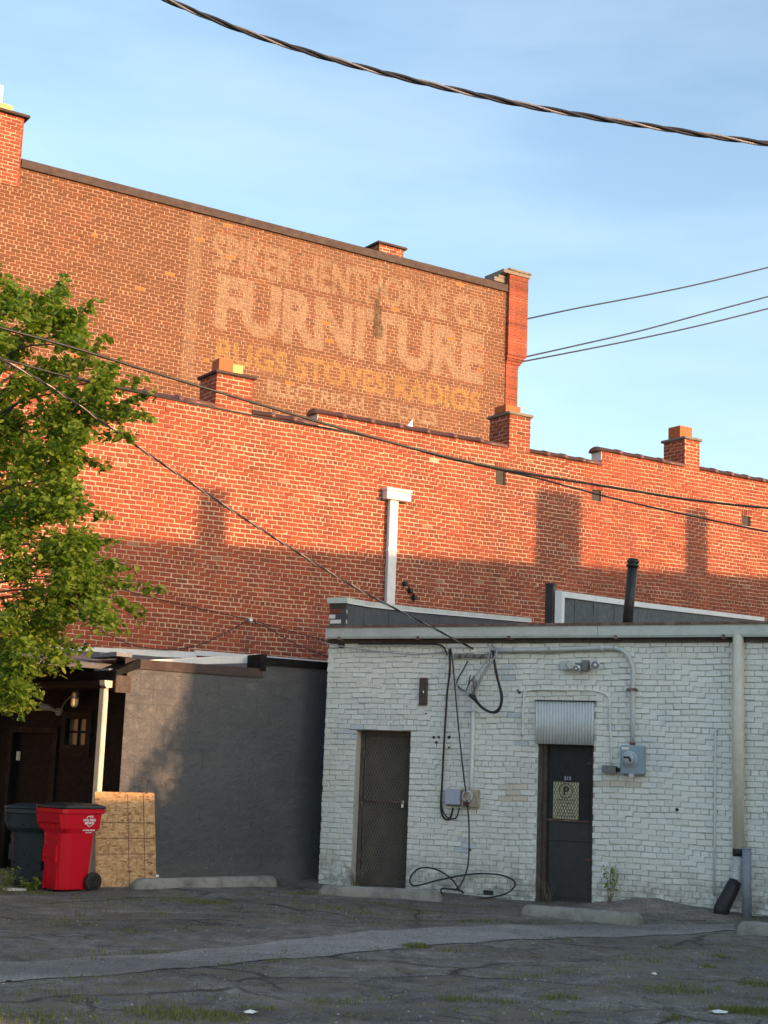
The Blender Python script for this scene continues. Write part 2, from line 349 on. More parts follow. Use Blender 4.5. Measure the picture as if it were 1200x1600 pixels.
def asphalt(name, base, lo, crack=True, moss=True, mott=1.0):
    m = M(name)
    c = m.mix(m.ramp(m.noise(.9, 7, .65), [(.35, 0), (.68, 1)]), base, lo)
    c = m.mix(m.ramp(m.noise(.35, 4, .6, m.mapped((1, 2.2, 1), (0, 0, .4))), [(.42, 0), (.62, .8)]), c, tuple(v*.55 for v in lo))
    c = m.mix(m.ramp(m.vor(38), [(.0, .8), (.26, 0)]), c, (.42, .41, .39))
    c = m.mix(m.ramp(m.noise(48, 4, .75), [(.40, .7), (.52, 0)]), c, (.055, .052, .048))
    c = m.mix(1.0, c, m.ramp(m.noise(5, 9, .82, m.mapped((1, .7, 1))), [(.34, 1-.55*mott), (.5, 1.0), (.66, 1+.6*mott)]), 'MULTIPLY')
    c = m.mix(m.ramp(m.vor(13), [(.0, .7), (.13, 0)]), c, (.40, .38, .35))
    h = m.noise(60, 5, .7)
    if moss:
        c = m.mix(m.ramp(m.noise(1.5, 6, .7, m.mapped((1, 1.8, 1))), [(.47, 0), (.62, .85)]), c, (.17, .145, .095))
    if crack:
        q = m.n('ShaderNodeMix'); q.data_type = 'VECTOR'; q.inputs['Factor'].default_value = .42
        nz = m.n('ShaderNodeTexNoise'); nz.inputs['Scale'].default_value = 1.6; nz.inputs['Detail'].default_value = 6; m.l(m.P(), nz.inputs['Vector'])
        m.l(m.mapped((1, 1.35, 1), (0, 0, .35)), q.inputs['A']); m.l(nz.outputs['Color'], q.inputs['B'])
        e = m.vor(.62, 'DISTANCE_TO_EDGE', q.outputs['Result']); e2 = m.vor(2.3, 'DISTANCE_TO_EDGE', q.outputs['Result'])
        l1 = m.math('MULTIPLY', m.ramp(e, [(0, 1), (.020, 0)]), m.ramp(m.noise(.55, 3), [(.42, 0), (.52, 1)])); l2 = m.math('MULTIPLY', m.ramp(e2, [(0, .8), (.03, 0)]), m.ramp(m.noise(.8, 3), [(.5, 0), (.6, 1)]))
        lines = m.math('MAXIMUM', l1, l2)
        c = m.mix(lines, c, (.035, .033, .028)); h = m.math('SUBTRACT', h, m.math('MULTIPLY', lines, 2.0))
    m.col(c).rough(.9).spec(.3).bump(h, .012, .9); return m.m
MAT['asphalt'] = asphalt('old_asphalt', (.265, .247, .212), (.165, .155, .134))
MAT['patch'] = asphalt('light_patch', (.40, .375, .325), (.34, .32, .28), False, False, .3)
MAT['concrete'] = painted('weathered_concrete', (.29, .275, .24), .9, .85, (.09, .08, .07), 5, bump=.008)
MAT['gravel'] = asphalt('gravel', (.34, .29, .24), (.24, .205, .17), False, False, .7)
MAT['stone'] = painted('pale_pebble', (.38, .37, .35), .9, .6, (.2, .19, .17), 20, bump=0)
MAT['paper'] = painted('litter_paper', (.78, .78, .76), .7, .2, (.5, .5, .48), 20, bump=0)

# ------------------------------------------------------------------ sign lettering of the tall wall, measured on the wall
def text_tris(body, bold):
    cu = bpy.data.curves.new('t', 'FONT'); cu.body = body; cu.offset = bold; cu.size = 1; cu.resolution_u = 4
    o = bpy.data.objects.new('t', cu); COL.objects.link(o)
    dg = bpy.context.evaluated_depsgraph_get(); me = o.evaluated_get(dg).to_mesh()
    me.calc_loop_triangles(); V = np.array([v.co[:2] for v in me.vertices]); tr = np.array([t.vertices[:] for t in me.loop_triangles])
    o.evaluated_get(dg).to_mesh_clear(); bpy.data.objects.remove(o); bpy.data.curves.remove(cu)
    lo, hi = V.min(0), V.max(0); return (V-lo)/(hi-lo), tr
RES = .012
RS0, RS1, RZ0, RZ1 = 2.6, 11.2, 7.6, 12.6
RW, RH = int((RS1-RS0)/RES), int((RZ1-RZ0)/RES)
RAST = np.zeros((RH, RW, 3), np.float32)
def raster(tri, ch, val):
    a = (tri-np.array([RS0, RZ0]))/RES; lo = np.maximum(np.floor(a.min(0)).astype(int), 0); hi = np.minimum(np.ceil(a.max(0)).astype(int)+1, [RW, RH])
    if (hi <= lo).any(): return
    X, Y = np.meshgrid(np.arange(lo[0], hi[0])+.5, np.arange(lo[1], hi[1])+.5)
    d = lambda p, q: (X-q[0])*(p[1]-q[1])-(p[0]-q[0])*(Y-q[1])
    e = [d(a[0], a[1]), d(a[1], a[2]), d(a[2], a[0])]
    ins = ((e[0] >= 0) & (e[1] >= 0) & (e[2] >= 0)) | ((e[0] <= 0) & (e[1] <= 0) & (e[2] <= 0))
    sub = RAST[lo[1]:hi[1], lo[0]:hi[0], ch]; sub[ins] = np.maximum(sub[ins], val)
def sign_line(body, lt, lb, rt, rb, ch, val, bold=.03):
    a, b, c, d = T.uv(*lt), T.uv(*lb), T.uv(*rt), T.uv(*rb)
    s0, s1 = (a[0]+b[0])/2, (c[0]+d[0])/2; z1, z0 = (a[1]+c[1])/2, (b[1]+d[1])/2
    V, tr = text_tris(body, bold); V = V*np.array([s1-s0, z1-z0])+np.array([s0, z0])
    for t in tr: raster(V[t], ch, val)
def sign_rect(s0, s1, z0, z1, ch, val):
    raster(np.array([(s0, z0), (s1, z0), (s1, z1)]), ch, val); raster(np.array([(s0, z0), (s1, z1), (s0, z1)]), ch, val)
sign_line('SPIKER HENTHORNE CO.', (333, 366), (331, 418), (770, 467), (767, 517), 0, .70, .03)
sign_line('FURNITURE', (340, 435), (336, 513), (757, 517), (756, 602), 0, .88, .045)
sign_line('RUGS STOVES RADIOS', (339, 531), (337, 565), (752, 610), (750, 648), 1, .80, .035)
sign_line('ELECTRICAL  STORES', (418, 596), (418, 617), (684, 640), (683, 664), 0, 1.0, .02)
sa, sb = T.uv(298, 330), T.uv(319, 330)
sign_rect(sa[0], sb[0], T.uv(305, 600)[1], T.uv(308, 335)[1], 0, .42)
sign_rect(sb[0], 10.8, T.uv(322, 352)[1], T.uv(322, 341)[1], 0, .22)
sign_rect(sb[0], 11.0, 7.7, T.uv(322, 341)[1], 0, .10)
dk = T.uv(590, 500)
for ds, dz, ws, wz in ((0, 0, .10, .33), (.02, -.25, .13, .16), (-.03, .25, .06, .2), (.03, .62, .03, .14)):
    sign_rect(dk[0]+ds-ws, dk[0]+ds+ws, dk[1]+dz-wz, dk[1]+dz+wz, 2, .85)
def paint_at(s, z):
    i = ((s-RS0)/RES).astype(int); j = ((z-RZ0)/RES).astype(int)
    ok = (i >= 0) & (i < RW) & (j >= 0) & (j < RH); out = np.zeros(s.shape+(4,), np.float32); out[..., 3] = 1
    out[ok, :3] = RAST[j[ok], i[ok]]; return out

# ------------------------------------------------------------------ brickwork
def wob(s, z, k): return .0035*np.sin(s*1.7+k)+.003*np.sin(s*4.1+z*9+k*2)+.002*np.sin(s*9.7+z*3.1)
def lay(rows, course, length, joint, z0, header_every=7, seed=1, jit=.006, vj=None):
    """rows(zc) -> list of (a,b) spans. returns arrays s0,s1,z0,z1"""
    r = np.random.default_rng(seed); out = []; vj = joint if vj is None else vj
    for k, spans in rows:
        zc = z0+k*course
        hd = header_every and (k % header_every == 3)
        L = length/2 if hd else length; off = (k % 2)*length/2+(length*.25 if hd else 0)
        for a, b in spans:
            if b-a < .02: continue
            i0 = math.floor((a-off)/L); s = off+i0*L
            while s < b:
                x0, x1 = max(a, s), min(b, s+L)
                if x1-x0 > .035:
                    e0, e1 = r.normal(0, jit*.5, 2)
                    out.append((x0+(vj/2 if x0 > a+1e-6 else 0)+abs(e0)*(x0 > a+1e-6), x1-(vj/2 if x1 < b-1e-6 else 0)-abs(e1)*(x1 < b-1e-6), zc+joint/2, zc+course-joint/2))
                s += L
    return np.array(out)
def brick_geo(fr, B, front, back, ch, jit, seed, grid=None, wk=1.0, wamp=1.0):
    """B (N,4) -> per-brick vertex blocks and a face template"""
    r = np.random.default_rng(seed); N = len(B); s0, s1, z0, z1 = B.T
    dz = wob((s0+s1)/2, z0, wk)*wamp; z0 = z0+dz+r.normal(0, jit*.25, N); z1 = z1+dz+r.normal(0, jit*.25, N)
    of = front+r.normal(0, jit*.5, N); tl = r.normal(0, jit*.35, (N, 2))
    def q(s, o, z): return np.stack([s, o, z], -1)
    def ofs(s, z): return of+tl[:, 0]*((s-s0)/(s1-s0)-.5)*2+tl[:, 1]*((z-z0)/(z1-z0)-.5)*2
    bk = np.full(N, back); V = []
    for s, z in ((s0, z0), (s1, z0), (s1, z1), (s0, z1)): V.append(q(s, bk, z))
    cj = ch*(1+.6*np.clip(r.normal(0, 1, (N, 4)), -1, 1.8))
    for s, z in ((s0, z0), (s1, z0), (s1, z1), (s0, z1)): V.append(q(s, ofs(s, z)-ch, z))
    nx, nz = grid or (1, 1); us = np.linspace(0, 1, nx+1); vs = np.linspace(0, 1, nz+1)
    a0, a1 = s0+cj[:, 0], s1-cj[:, 1]; b0, b1 = z0+cj[:, 2], z1-cj[:, 3]
    for v in vs:
        for u in us:
            s = a0+(a1-a0)*u; z = b0+(b1-b0)*v; V.append(q(s, ofs(s, z), z))
    V = np.stack(V, 1); g = lambda i, j: 8+j*(nx+1)+i
    Fc = [(0, 1, 5, 4), (1, 2, 6, 5), (2, 3, 7, 6), (3, 0, 4, 7)]
    c = [g(0, 0), g(nx, 0), g(nx, nz), g(0, nz)]
    Fc += [(4, 5, c[1], c[0]), (5, 6, c[2], c[1]), (6, 7, c[3], c[2]), (7, 4, c[0], c[3])]
    Fc += [(g(i, j), g(i+1, j), g(i+1, j+1), g(i, j+1)) for j in range(nz) for i in range(nx)]
    return V, Fc
def raw_mesh(name, V, Fc, mat, parent, attrs):
    c = (V.min(0)+V.max(0))/2; me = bpy.data.meshes.new(name); me.from_pydata((V-c).tolist(), [], Fc); me.update()
    for k, (dt, arr) in attrs.items(): put_attr(me, k, dt, arr)
    me.materials.append(mat); o = bpy.data.objects.new(name, me); COL.objects.link(o); place(o, c, parent); return o
def brickwork(fr, B, mat, parent, front=0., back=-.03, ch=.004, jit=.004, seed=3, grid=None, tones=None, singles=300, visible=None, sign=False, rest_name='bricks', piece='brick', wamp=1.0):
    V, Fc = brick_geo(fr, B, front, back, ch, jit, seed, grid, wk=seed, wamp=wamp); N, K, _ = V.shape
    Wd = (fr.P+V[..., :1]*fr.d+V[..., 1:2]*fr.n+V[..., 2:3]*np.array([0, 0, 1.]))
    r = np.random.default_rng(seed+50)
    tone = tones if tones is not None else np.clip(r.beta(2.2, 2.2, N), 0, 1)
    pa = paint_at(V[..., 0], V[..., 2]) if sign else None
    if singles:
        C = Wd[:, 8:].mean(1); d = C-CAMP; zc = d@_f; px = 600+FPX*(d@_r)/zc; py = 800-FPX*(d@_u)/zc
        ok = (px > 4) & (px < 1196) & (py > 4) & (py < 1596)
        if visible is not None: ok &= visible(px, py)
        size = (B[:, 1]-B[:, 0])*(B[:, 3]-B[:, 2])/zc**2; size[~ok] = -1
        idx = np.argsort(-size)[:singles]; idx = idx[size[idx] > 0]
    else: idx = np.array([], int)
    def at_(ii):
        A = {'tone': ('FLOAT', np.repeat(tone[ii], K))}
        if sign: A['paint'] = ('FLOAT_COLOR', pa[ii].reshape(-1, 4))
        return A
    for i in idx: raw_mesh(piece, Wd[i], Fc, mat, parent, at_([i]))
    rest = np.setdiff1d(np.arange(N), idx)
    if len(rest):
        base = (np.arange(len(rest))*K)[:, None, None]; fa = (np.array(Fc)[None]+base).reshape(-1, 4)
        o = raw_mesh(rest_name, Wd[rest].reshape(-1, 3), fa.tolist(), mat, parent, at_(rest)); o['kind'] = 'stuff'
def spans_minus(a, b, holes):
    out = [(a, b)]
    for h0, h1 in holes:
        nx_ = []
        for p, q in out:
            if h1 <= p or h0 >= q: nx_.append((p, q)); continue
            if h0 > p: nx_.append((p, h0))
            if h1 < q: nx_.append((h1, q))
        out = nx_
    return out

# ================================================================== THE SETTING: ground
def hgt(X, Y):
    return .018*np.sin(X*.9+Y*.5)+.012*np.sin(X*2.1-Y*1.3+1)+.006*np.sin(X*4.7+Y*3.9)-.02
def ground():
    xs = np.concatenate([np.linspace(-900, -12, 10), np.arange(-11.5, 14, .25), np.linspace(15, 900, 10)])
    ys = np.concatenate([np.linspace(-900, 2, 10), np.arange(3, 25, .25), np.linspace(26, 1500, 10)])
    X, Y = np.meshgrid(xs, ys); near = (np.abs(X-1) < 11) & (Y > 4) & (Y < 24.5)
    Z = np.where(near, hgt(X, Y), -.02); n, m_ = X.shape
    V = np.stack([X, Y, Z], -1).reshape(-1, 3); Fc = [(j*m_+i, j*m_+i+1, (j+1)*m_+i+1, (j+1)*m_+i) for j in range(n-1) for i in range(m_-1)]
    m = MB(); m.add(V, Fc, True); return m.build('ground', MAT['asphalt'], fixn=False)
tag(ground(), kind='structure')
def gz(p): return float(hgt(np.array(p[0]), np.array(p[1])))
# lighter repair strip across the lot
def strip():
    up = [(-60, 1503), (0, 1498), (130, 1488), (270, 1480), (400, 1471), (560, 1458), (700, 1450), (860, 1442), (1000, 1439), (1148, 1440)]
    lo = [(-60, 1538), (0, 1531), (130, 1521), (270, 1509), (400, 1499), (560, 1488), (700, 1476), (860, 1463), (1000, 1456), (1148, 1450)]
    U, L = spline([gnd(*q) for q in up], 10), spline([gnd(*q) for q in lo], 10)
    U[:, :2] += rng.normal(0, .012, (len(U), 2)); L[:, :2] += rng.normal(0, .015, (len(L), 2))
    n = 10; V = [];
    for a, b in zip(U, L):
        for t in np.linspace(0, 1, n): p = a*(1-t)+b*t; V.append((p[0], p[1], float(hgt(p[0], p[1]))+.006))
    m = len(U); Fc = [(i*n+k, (i+1)*n+k, (i+1)*n+k+1, i*n+k+1) for i in range(m-1) for k in range(n-1)]
    mb = MB(); mb.add(V, Fc, True); return mb.build('pavement_patch', MAT['patch'], fixn=False)
tag(strip(), kind='structure')

# ================================================================== TALL BROWN BUILDING
TZ = T.uv(400, 341)[1]-.10; TS1 = T.uv(793, 440)[0]; TS0 = -6.0
bt = thing('tall_brick_building', T.pt(3, -2, 0), 'tall brown brick building with faded furniture lettering painted on its side wall', 'building')
def grid_wall(name, fr, s0, s1, z0, z1, step, off, mat, parent, thick):
    ss = np.arange(s0, s1+step*.5, step); zs = np.arange(z0, z1+step*.5, step); ss[-1] = s1; zs[-1] = z1
    A, Bz = np.meshgrid(ss, zs); n, m_ = A.shape
    V = fr.pts(np.stack([A.ravel(), np.full(A.size, off), Bz.ravel()], 1)); pa = paint_at(A.ravel(), Bz.ravel())
    Fc = [(j*m_+i, j*m_+i+1, (j+1)*m_+i+1, (j+1)*m_+i) for j in range(n-1) for i in range(m_-1)]
    mb = MB(); mb.add(V, Fc)
    bx = fr.pts([(s, o, z) for z in (0, z1) for o in (off-thick, off-.002) for s in (s0, s1)])
    mb.add(bx, [(0, 1, 3, 2), (4, 6, 7, 5), (0, 4, 5, 1), (2, 3, 7, 6), (0, 2, 6, 4), (1, 5, 7, 3)])
    pa = np.vstack([pa, np.zeros((8, 4))])
    return mb.build(name, mat, parent, attrs={'paint': ('FLOAT_COLOR', pa)}, fixn=False)
tw = grid_wall('wall', T, TS0, TS1, 6.6, TZ, .035, -.009, MAT['mortar_brown'], bt, .4)
TC = .0724
rows = [(k, [(TS0, TS1)]) for k in range(int((TZ-6.7)/TC))]
Bt = lay(rows, TC, .203, .0135, 6.7, 7, 11, .012)
tones = np.clip(rng.beta(3, 3.2, len(Bt)), 0, 1); tones[rng.random(len(Bt)) < .005] = 2.0
brickwork(T, Bt, MAT['brick_brown'], tw, 0, -.03, .004, .004, 5, (7, 2), tones, 300,
          lambda x, y: (y < np.interp(x, [0, 240, 500, 780, 1200], [600, 600, 630, 680, 700])) & ((x > 190) | (y < 400)), True)
P1('coping', MAT['brown_metal'], bt, lambda m: m.prism([(-.45, TZ+.10), (.045, TZ+.06), (.05, TZ-.11), (.042, TZ-.11), (.03, TZ), (-.45, TZ)], T, 's', T.uv(32, 243)[0]+.02, TS1-.01))
P1('roof', MAT['roof'], bt, lambda m: m.box(T, TS0, TS1+.4, -9, -.4, 11.6, 11.75))
P1('back_wall', MAT['mortar_brown'], bt, lambda m: (m.box(T, TS0, TS1+.4, -9.3, -9, 0, 12.3), m.box(T, TS0-.3, TS0, -9.3, -.01, 0, 12.3)))
# street-front wall end at the right corner: redder pressed brick, corbelled out to the street
def corner_pier():
    z_top = T.uv(820, 428)[1]; p = bpy.data.objects.new('corner_pier', None); COL.objects.link(p); place(p, T.pt(TS1+.2, 0, 6.6), bt)
    zc = T.uv(812, 575)[1]; w0 = T.uv(808, 600)[0]-TS1; w1 = T.uv(821, 500)[0]-TS1
    core = MB(); core.box(T, TS1+.004, TS1+w0-.008, -.55, .012, 0, zc); core.box(T, TS1+.004, TS1+w1-.01, -.55, .072, zc+.25, z_top-.14)
    core.build('core', MAT['mortar_orange'], p, attrs={'paint': ('FLOAT_COLOR', np.zeros((core.n, 4)))})
    out = []; k = 0; z = 6.7
    while z < z_top-.16:
        f = min(1, max(0, (z-zc+.05)/.30)); w_ = w0+(w1-w0)*f; o = .02+.06*f
        out.append((z, w_, o)); z += .066
    fr_rows = []
    r = np.random.default_rng(4)
    for i, (z, w_, o) in enumerate(out):
        m = MB(); cut = w_*(.62 if i % 2 else .36)
        j = r.normal(0, .002)
        for a, b in ((0, cut-.004), (cut+.004, w_)):
            m.box(T, TS1+.002+a, TS1+b, -.55, o+j, z+.003, z+.062)
        m.build('brick', MAT['brick_red'], p, attrs={'tone': ('FLOAT', np.full(m.n, r.random()))})
    m = MB(); m.box(T, TS1-.20, TS1+w1+.03, -.62, .11, z_top-.13, z_top-.05); m.box(T, TS1-.05, TS1+w1+.06, -.66, .14, z_top-.05, z_top, .01); m.build('cap', MAT['cement'], p)
    m = MB(); m.box(T, TS1-.34, TS1-.01, -.6, -.06, z_top-.32, z_top-.22); m.box(T, TS1-.22, TS1, -.6, -.05, z_top-.22, z_top-.13); m.build('corbel', MAT['cement'], p)
corner_pier()
def chimney(parent, fr, s0, s1, depth, z0, z1, front, flues, mat, mort, course=.0724, cap=True, seed=1, capmat='cement', singles=True, capo=.045):
    p = bpy.data.objects.new('chimney', None); COL.objects.link(p); place(p, fr.pt((s0+s1)/2, front-depth/2, z0), parent)
    P1('core', MAT[mort], p, lambda m: m.box(fr, s0+.006, s1-.006, front-depth+.006, front-.006, z0, z1), attrs={'paint': ('FLOAT_COLOR', np.zeros((8, 4)))})
    zs = z0; rows_ = [(k, [(s0, s1)]) for k in range(int((z1-z0)/course+.3))]
    Bf = lay(rows_, course, .203, .012, z0, 0, seed); Bf[:, 3] = np.minimum(Bf[:, 3], z1)
    brickwork(fr, Bf, MAT[mat], p, front, front-.05, .004, .004, seed+1, None, None, 300 if singles else 0)
    # faces at right angles
    fl = Frame(fr.pt(s0, front-depth, 0), math.degrees(math.atan2(fr.n[0], fr.n[1])))   # runs out towards the viewer; its n faces -?
    for P0, az, kk in ((fr.pt(s0, front-depth, 0), math.degrees(math.atan2(fr.n[0], fr.n[1])), 0), (fr.pt(s1, front, 0), math.degrees(math.atan2(-fr.n[0], -fr.n[1])), 1)):
        f2 = Frame(P0, az)
        Bs = lay([(k+1, s_) for k, s_ in [(k, [(0, depth)]) for k in range(len(rows_))]], course, .203, .012, z0-course, 0, seed+5+kk); Bs[:, 3] = np.minimum(Bs[:, 3], z1)
        brickwork(f2, Bs, MAT[mat], p, 0.0, -.04, .004, .004, seed+7+kk, None, None, 300 if singles and kk == 0 else 0)
    if cap:
        P1('cap', MAT[capmat], p, lambda m: m.box(fr, s0-capo, s1+capo, front-depth-capo, front+capo, z1, z1+.055, .012))
    for fs0, fs1, fo, fz, fm in flues:
        def fn(m):
            t = .02; zb = z1+.055; zt = fz; a, b = fs0, fs1; d0 = front-fo-(b-a); d1 = front-fo
            m.box(fr, a, b, d1-t, d1, zb, zt); m.box(fr, a, b, d0, d0+t, zb, zt); m.box(fr, a, a+t, d0+t, d1-t, zb, zt); m.box(fr, b-t, b, d0+t, d1-t, zb, zt)
        P1('flue', MAT[fm], p, fn)
    return p
# left chimney of the tall building with flue tile and white pipe
a = T.uv(32, 250)[0]; zt = T.uv(30, 184)[1]
ch0 = chimney(bt, T, a-1.15, a, .6, TZ-.5, zt, .03, [(a-.62, a-.20, .12, T.uv(12, 160)[1], 'flue_buff')], 'brick_red', 'mortar_orange', seed=21, capmat='brown_metal', capo=.09)
q0, q1 = T.uv(6, 160), T.uv(15, 127)
P1('white_pipe', MAT['white_metal'], ch0, lambda m: m.tube([T.pt((q0[0]+q1[0])/2-.03, -.3, q0[1]-.2), T.pt((q0[0]+q1[0])/2-.03, -.3, q1[1])], .055, 12))
a, b = T.uv(592, 392, -2.2), T.uv(631, 387, -2.2)
chimney(bt, T, a[0], b[0], .55, 11.75, b[1]-.06, -2.2, [], 'brick_red', 'mortar_orange', seed=23, singles=False, capmat='brown_metal', capo=.07)

# ================================================================== ORANGE BRICK BUILDING
bo = thing('orange_brick_building', O.pt(4, -2, 0), 'two-storey orange brick building with stepped parapet, clay coping and small chimneys', 'building')
OC = .0724; OZ0 = 2.4; OS0, OS1 = -5.5, 15.5
sA, sB = O.uv(498, 648)[0], O.uv(941, 705)[0]
zA, zB, zC = O.uv(470, 651)[1], O.uv(640, 665)[1], O.uv(990, 705)[1]
zA, zB, zC = [OZ0+round((z-.09-OZ0)/OC)*OC for z in (zA, zB, zC)]
def otop(s): return zA if s < sA else (zB if s < sB else zC)
vents = []
for x0, y0, x1, y1 in ((775, 734, 790, 757), (925, 762, 941, 783), (1159, 803, 1173, 824)):
    u0, u1 = O.uv(x0, y0), O.uv(x1, y1); kz0 = round((u1[1]-OZ0)/OC); kz1 = round((u0[1]-OZ0)/OC); vents.append((u0[0], u1[0], OZ0+kz0*OC, OZ0+kz1*OC))
def owall():
    m = MB(); off = -.009
    xs = [OS0, sA, sB, OS1]; zt = [zA, zB, zC]
    for i in range(3):
        cuts = sorted({xs[i], xs[i+1], *[v for q in vents for v in q[:2] if xs[i] < v < xs[i+1]]})
        for a, b in zip(cuts[:-1], cuts[1:]):
            hole = [q for q in vents if abs(q[0]-a) < 1e-6]
            if hole: q = hole[0]; m.box(O, a, b, off-.3, off, 0, q[2]); m.box(O, a, b, off-.3, off, q[3], zt[i])
            else: m.box(O, a, b, off-.3, off, 0, zt[i])
    return m.build('wall', MAT['mortar_orange'], bo, attrs={'paint': ('FLOAT_COLOR', np.zeros((m.n, 4)))})
ow = owall()
def orow(k):
    zc = OZ0+(k+.5)*OC; sp = [(OS0 if zc < zA else (sA if zc < zB else sB), OS1)]
    h = []
    for q in vents:
        if q[2] < zc < q[3]: h.append(q[:2])
        elif q[3] < zc < q[3]+OC*1.02*2: h.append((q[0]-.03, q[1]+.03))     # soldier course over the vent
    return k, spans_minus(*sp[0], h)
Bo = lay([orow(k) for k in range(int(round((zC-OZ0)/OC)))], OC, .197, .0135, OZ0, 7, 31, .006)
sold = []
for q in vents:
    n = 6; ww = (q[1]-q[0]+.06)/n
    for i in range(n): sold.append((q[0]-.03+i*ww+.005, q[0]-.03+(i+1)*ww-.005, q[3]+.008, q[3]+2*OC-.008))
Bo = np.vstack([Bo, np.array(sold)])
tones = np.clip(rng.beta(4, 3.6, len(Bo)), 0, 1); hd = (Bo[:, 1]-Bo[:, 0]) < .12; tones[hd] *= rng.choice([.35, .8, 1], hd.sum()); tones[rng.random(len(Bo)) < .006] = 2
brickwork(O, Bo, MAT['brick_orange'], ow, 0, -.03, .004, .005, 9, None, tones, 300, lambda x, y: (y < 1012) & (x > 215) & (y > 640), wamp=1.6)
for q in vents:
    P1('vent_cover', MAT['vent_board'], bo, lambda m: (m.box(O, q[0]+.004, q[1]-.004, -.09, -.05, q[2]+.004, q[3]-.004), m.box(O, q[0]+.03, q[1]-.03, -.05, -.044, q[2]+.03, q[3]-.03)))
# clay coping tiles, each a half-round with a collar
def coping(s0, s1, z, n):
    L = (s1-s0)/n
    for i in range(n):
        a, b = s0+i*L, s0+(i+1)*L-.004; dz, do = rng.normal(0, .004), rng.normal(0, .006)
        m = MB(); V = []; secs = [(a, 1.0), (b-.09, 1.0), (b-.085, 1.14), (b, 1.14)] if i < n-1 else [(a, 1.), (b, 1.)]
        K = 9
        for s, k in secs:
            for j in range(K):
                t = math.pi*j/(K-1); V.append((s, -.15+do+.185*k*math.cos(t), z+dz-.012+.105*k*math.sin(t)**.8))
        Fc = [(i_*K+j, i_*K+j+1, (i_+1)*K+j+1, (i_+1)*K+j) for i_ in range(len(secs)-1) for j in range(K-1)]
        Fc += [tuple(range(K)), tuple((len(secs)-1)*K+j for j in range(K))]+[(i_*K, (i_+1)*K, (i_+1)*K+K-1, i_*K+K-1) for i_ in range(len(secs)-1)]
        m.add(O.pts(V), Fc, True); m.build('coping_tile', MAT['clay'], bo)
c1 = (O.uv(338, 600)[0], O.uv(395, 610)[0]); c2 = (O.uv(796, 660)[0], O.uv(829, 660)[0]); c3 = (O.uv(1070, 700)[0], O.uv(1093, 700)[0])
coping(OS0, c1[0]-.02, zA, 10); coping(c1[1]+.02, sA-.01, zA, 3); coping(sA-.06, c2[0]-.02, zB, 7)
coping(c2[1]+.02, sB-.01, zB, 4); coping(sB-.06, c3[0]-.02, zC, 4); coping(c3[1]+.02, OS1, zC, 9)
for s, z0, z1 in ((sA, zA, zB), (sB, zB, zC)):
    P1('step_flashing', MAT['white_metal'], bo, lambda m: m.box(O, s-.012, s-.003, -.3, -.01, z0+.1, z1))
za = O.uv(344, 592)[1]
chimney(bo, O, c1[0], c1[1], .62, zA, O.uv(366, 588)[1], .004, [(c1[0]-.02+.06, c1[0]+.30, .02, O.uv(345, 559)[1], 'flue_red'), (c1[0]+.36, c1[0]+.58, .2, O.uv(372, 565)[1], 'flue_buff')], 'brick_orange', 'mortar_orange', seed=41, capmat='brown_metal')
chimney(bo, O, c2[0], c2[1], .62, zB, O.uv(812, 650)[1], .004, [(c2[0]-.05, c2[0]+.30, .06, O.uv(800, 632)[1], 'flue_red')], 'brick_orange', 'mortar_orange', seed=43)
chimney(bo, O, c3[0], c3[1], .62, zC, O.uv(1082, 688)[1], .004, [(c3[0]-.02, c3[0]+.32, .12, O.uv(1069, 663)[1], 'flue_red')], 'brick_orange', 'mortar_orange', seed=45)
P1('roof', MAT['roof'], bo, lambda m: m.box(O, OS0, OS1, -4.2, -.3, 6.55, 6.7))
P1('roof_flashing', MAT['white_metal'], bo, lambda m: m.prism([(O.uv(628, 658, -.35)[0], zB), (O.uv(645, 663, -.35)[0], zB), (O.uv(645, 655, -.35)[0], O.uv(645, 655, -.35)[1])], O, 'o', -.37, -.35))
# conductor head and square downspout
def cond():
    p = bpy.data.objects.new('downspout', None); COL.objects.link(p); place(p, O.pt(*[O.uv(615, 800)[0], .05, 3.2]), bo)
    a, b = O.uv(609, 800, .1)[0], O.uv(622, 800, .1)[0]; zt = O.uv(618, 781, .1)[1]; zb = 3.3
    m = MB(); m.box(O, a, b, .02, .11, zb, zt, .008); m.build('pipe', MAT['white_metal'], p)
    h0, h1 = O.uv(602, 772, .1)[0], O.uv(640, 772, .1)[0]; zz = O.uv(618, 764, .1)[1]
    m = MB(); m.box(O, h0, h1, .005, .16, zt-.01, zz-.05, .008); m.box(O, h0-.015, h1+.015, .0, .18, zz-.05, zz, .008); m.build('conductor_head', MAT['white_metal'], p)
    for z in (4.2, 5.3):
        m = MB(); m.box(O, a-.012, b+.012, .0, .115, z, z+.03); m.build('strap', MAT['white_metal'], p)
cond()
# iron wire bracket
br = thing('wire_bracket', O.hit(640, 935), 'small black iron wire bracket bolted to orange brick beside the white downspout', 'bracket')
u = [O.uv(632, 912), O.uv(640, 923), O.uv(646, 934)]
P1('bar', MAT['black_pipe'], br, lambda m: m.tube([O.pt(u[0][0], .05, u[0][1]), O.pt(u[1][0], .06, u[1][1]), O.pt(u[2][0], .05, u[2][1])], .014, 8))
for q in u:
    P1('insulator', MAT['black_pipe'], br, lambda m: (m.disc(O.pt(q[0], -.01, q[1]), O.n, .05, .05, 12), m.disc(O.pt(q[0], .03, q[1]), O.n, .035, .05, 12)))
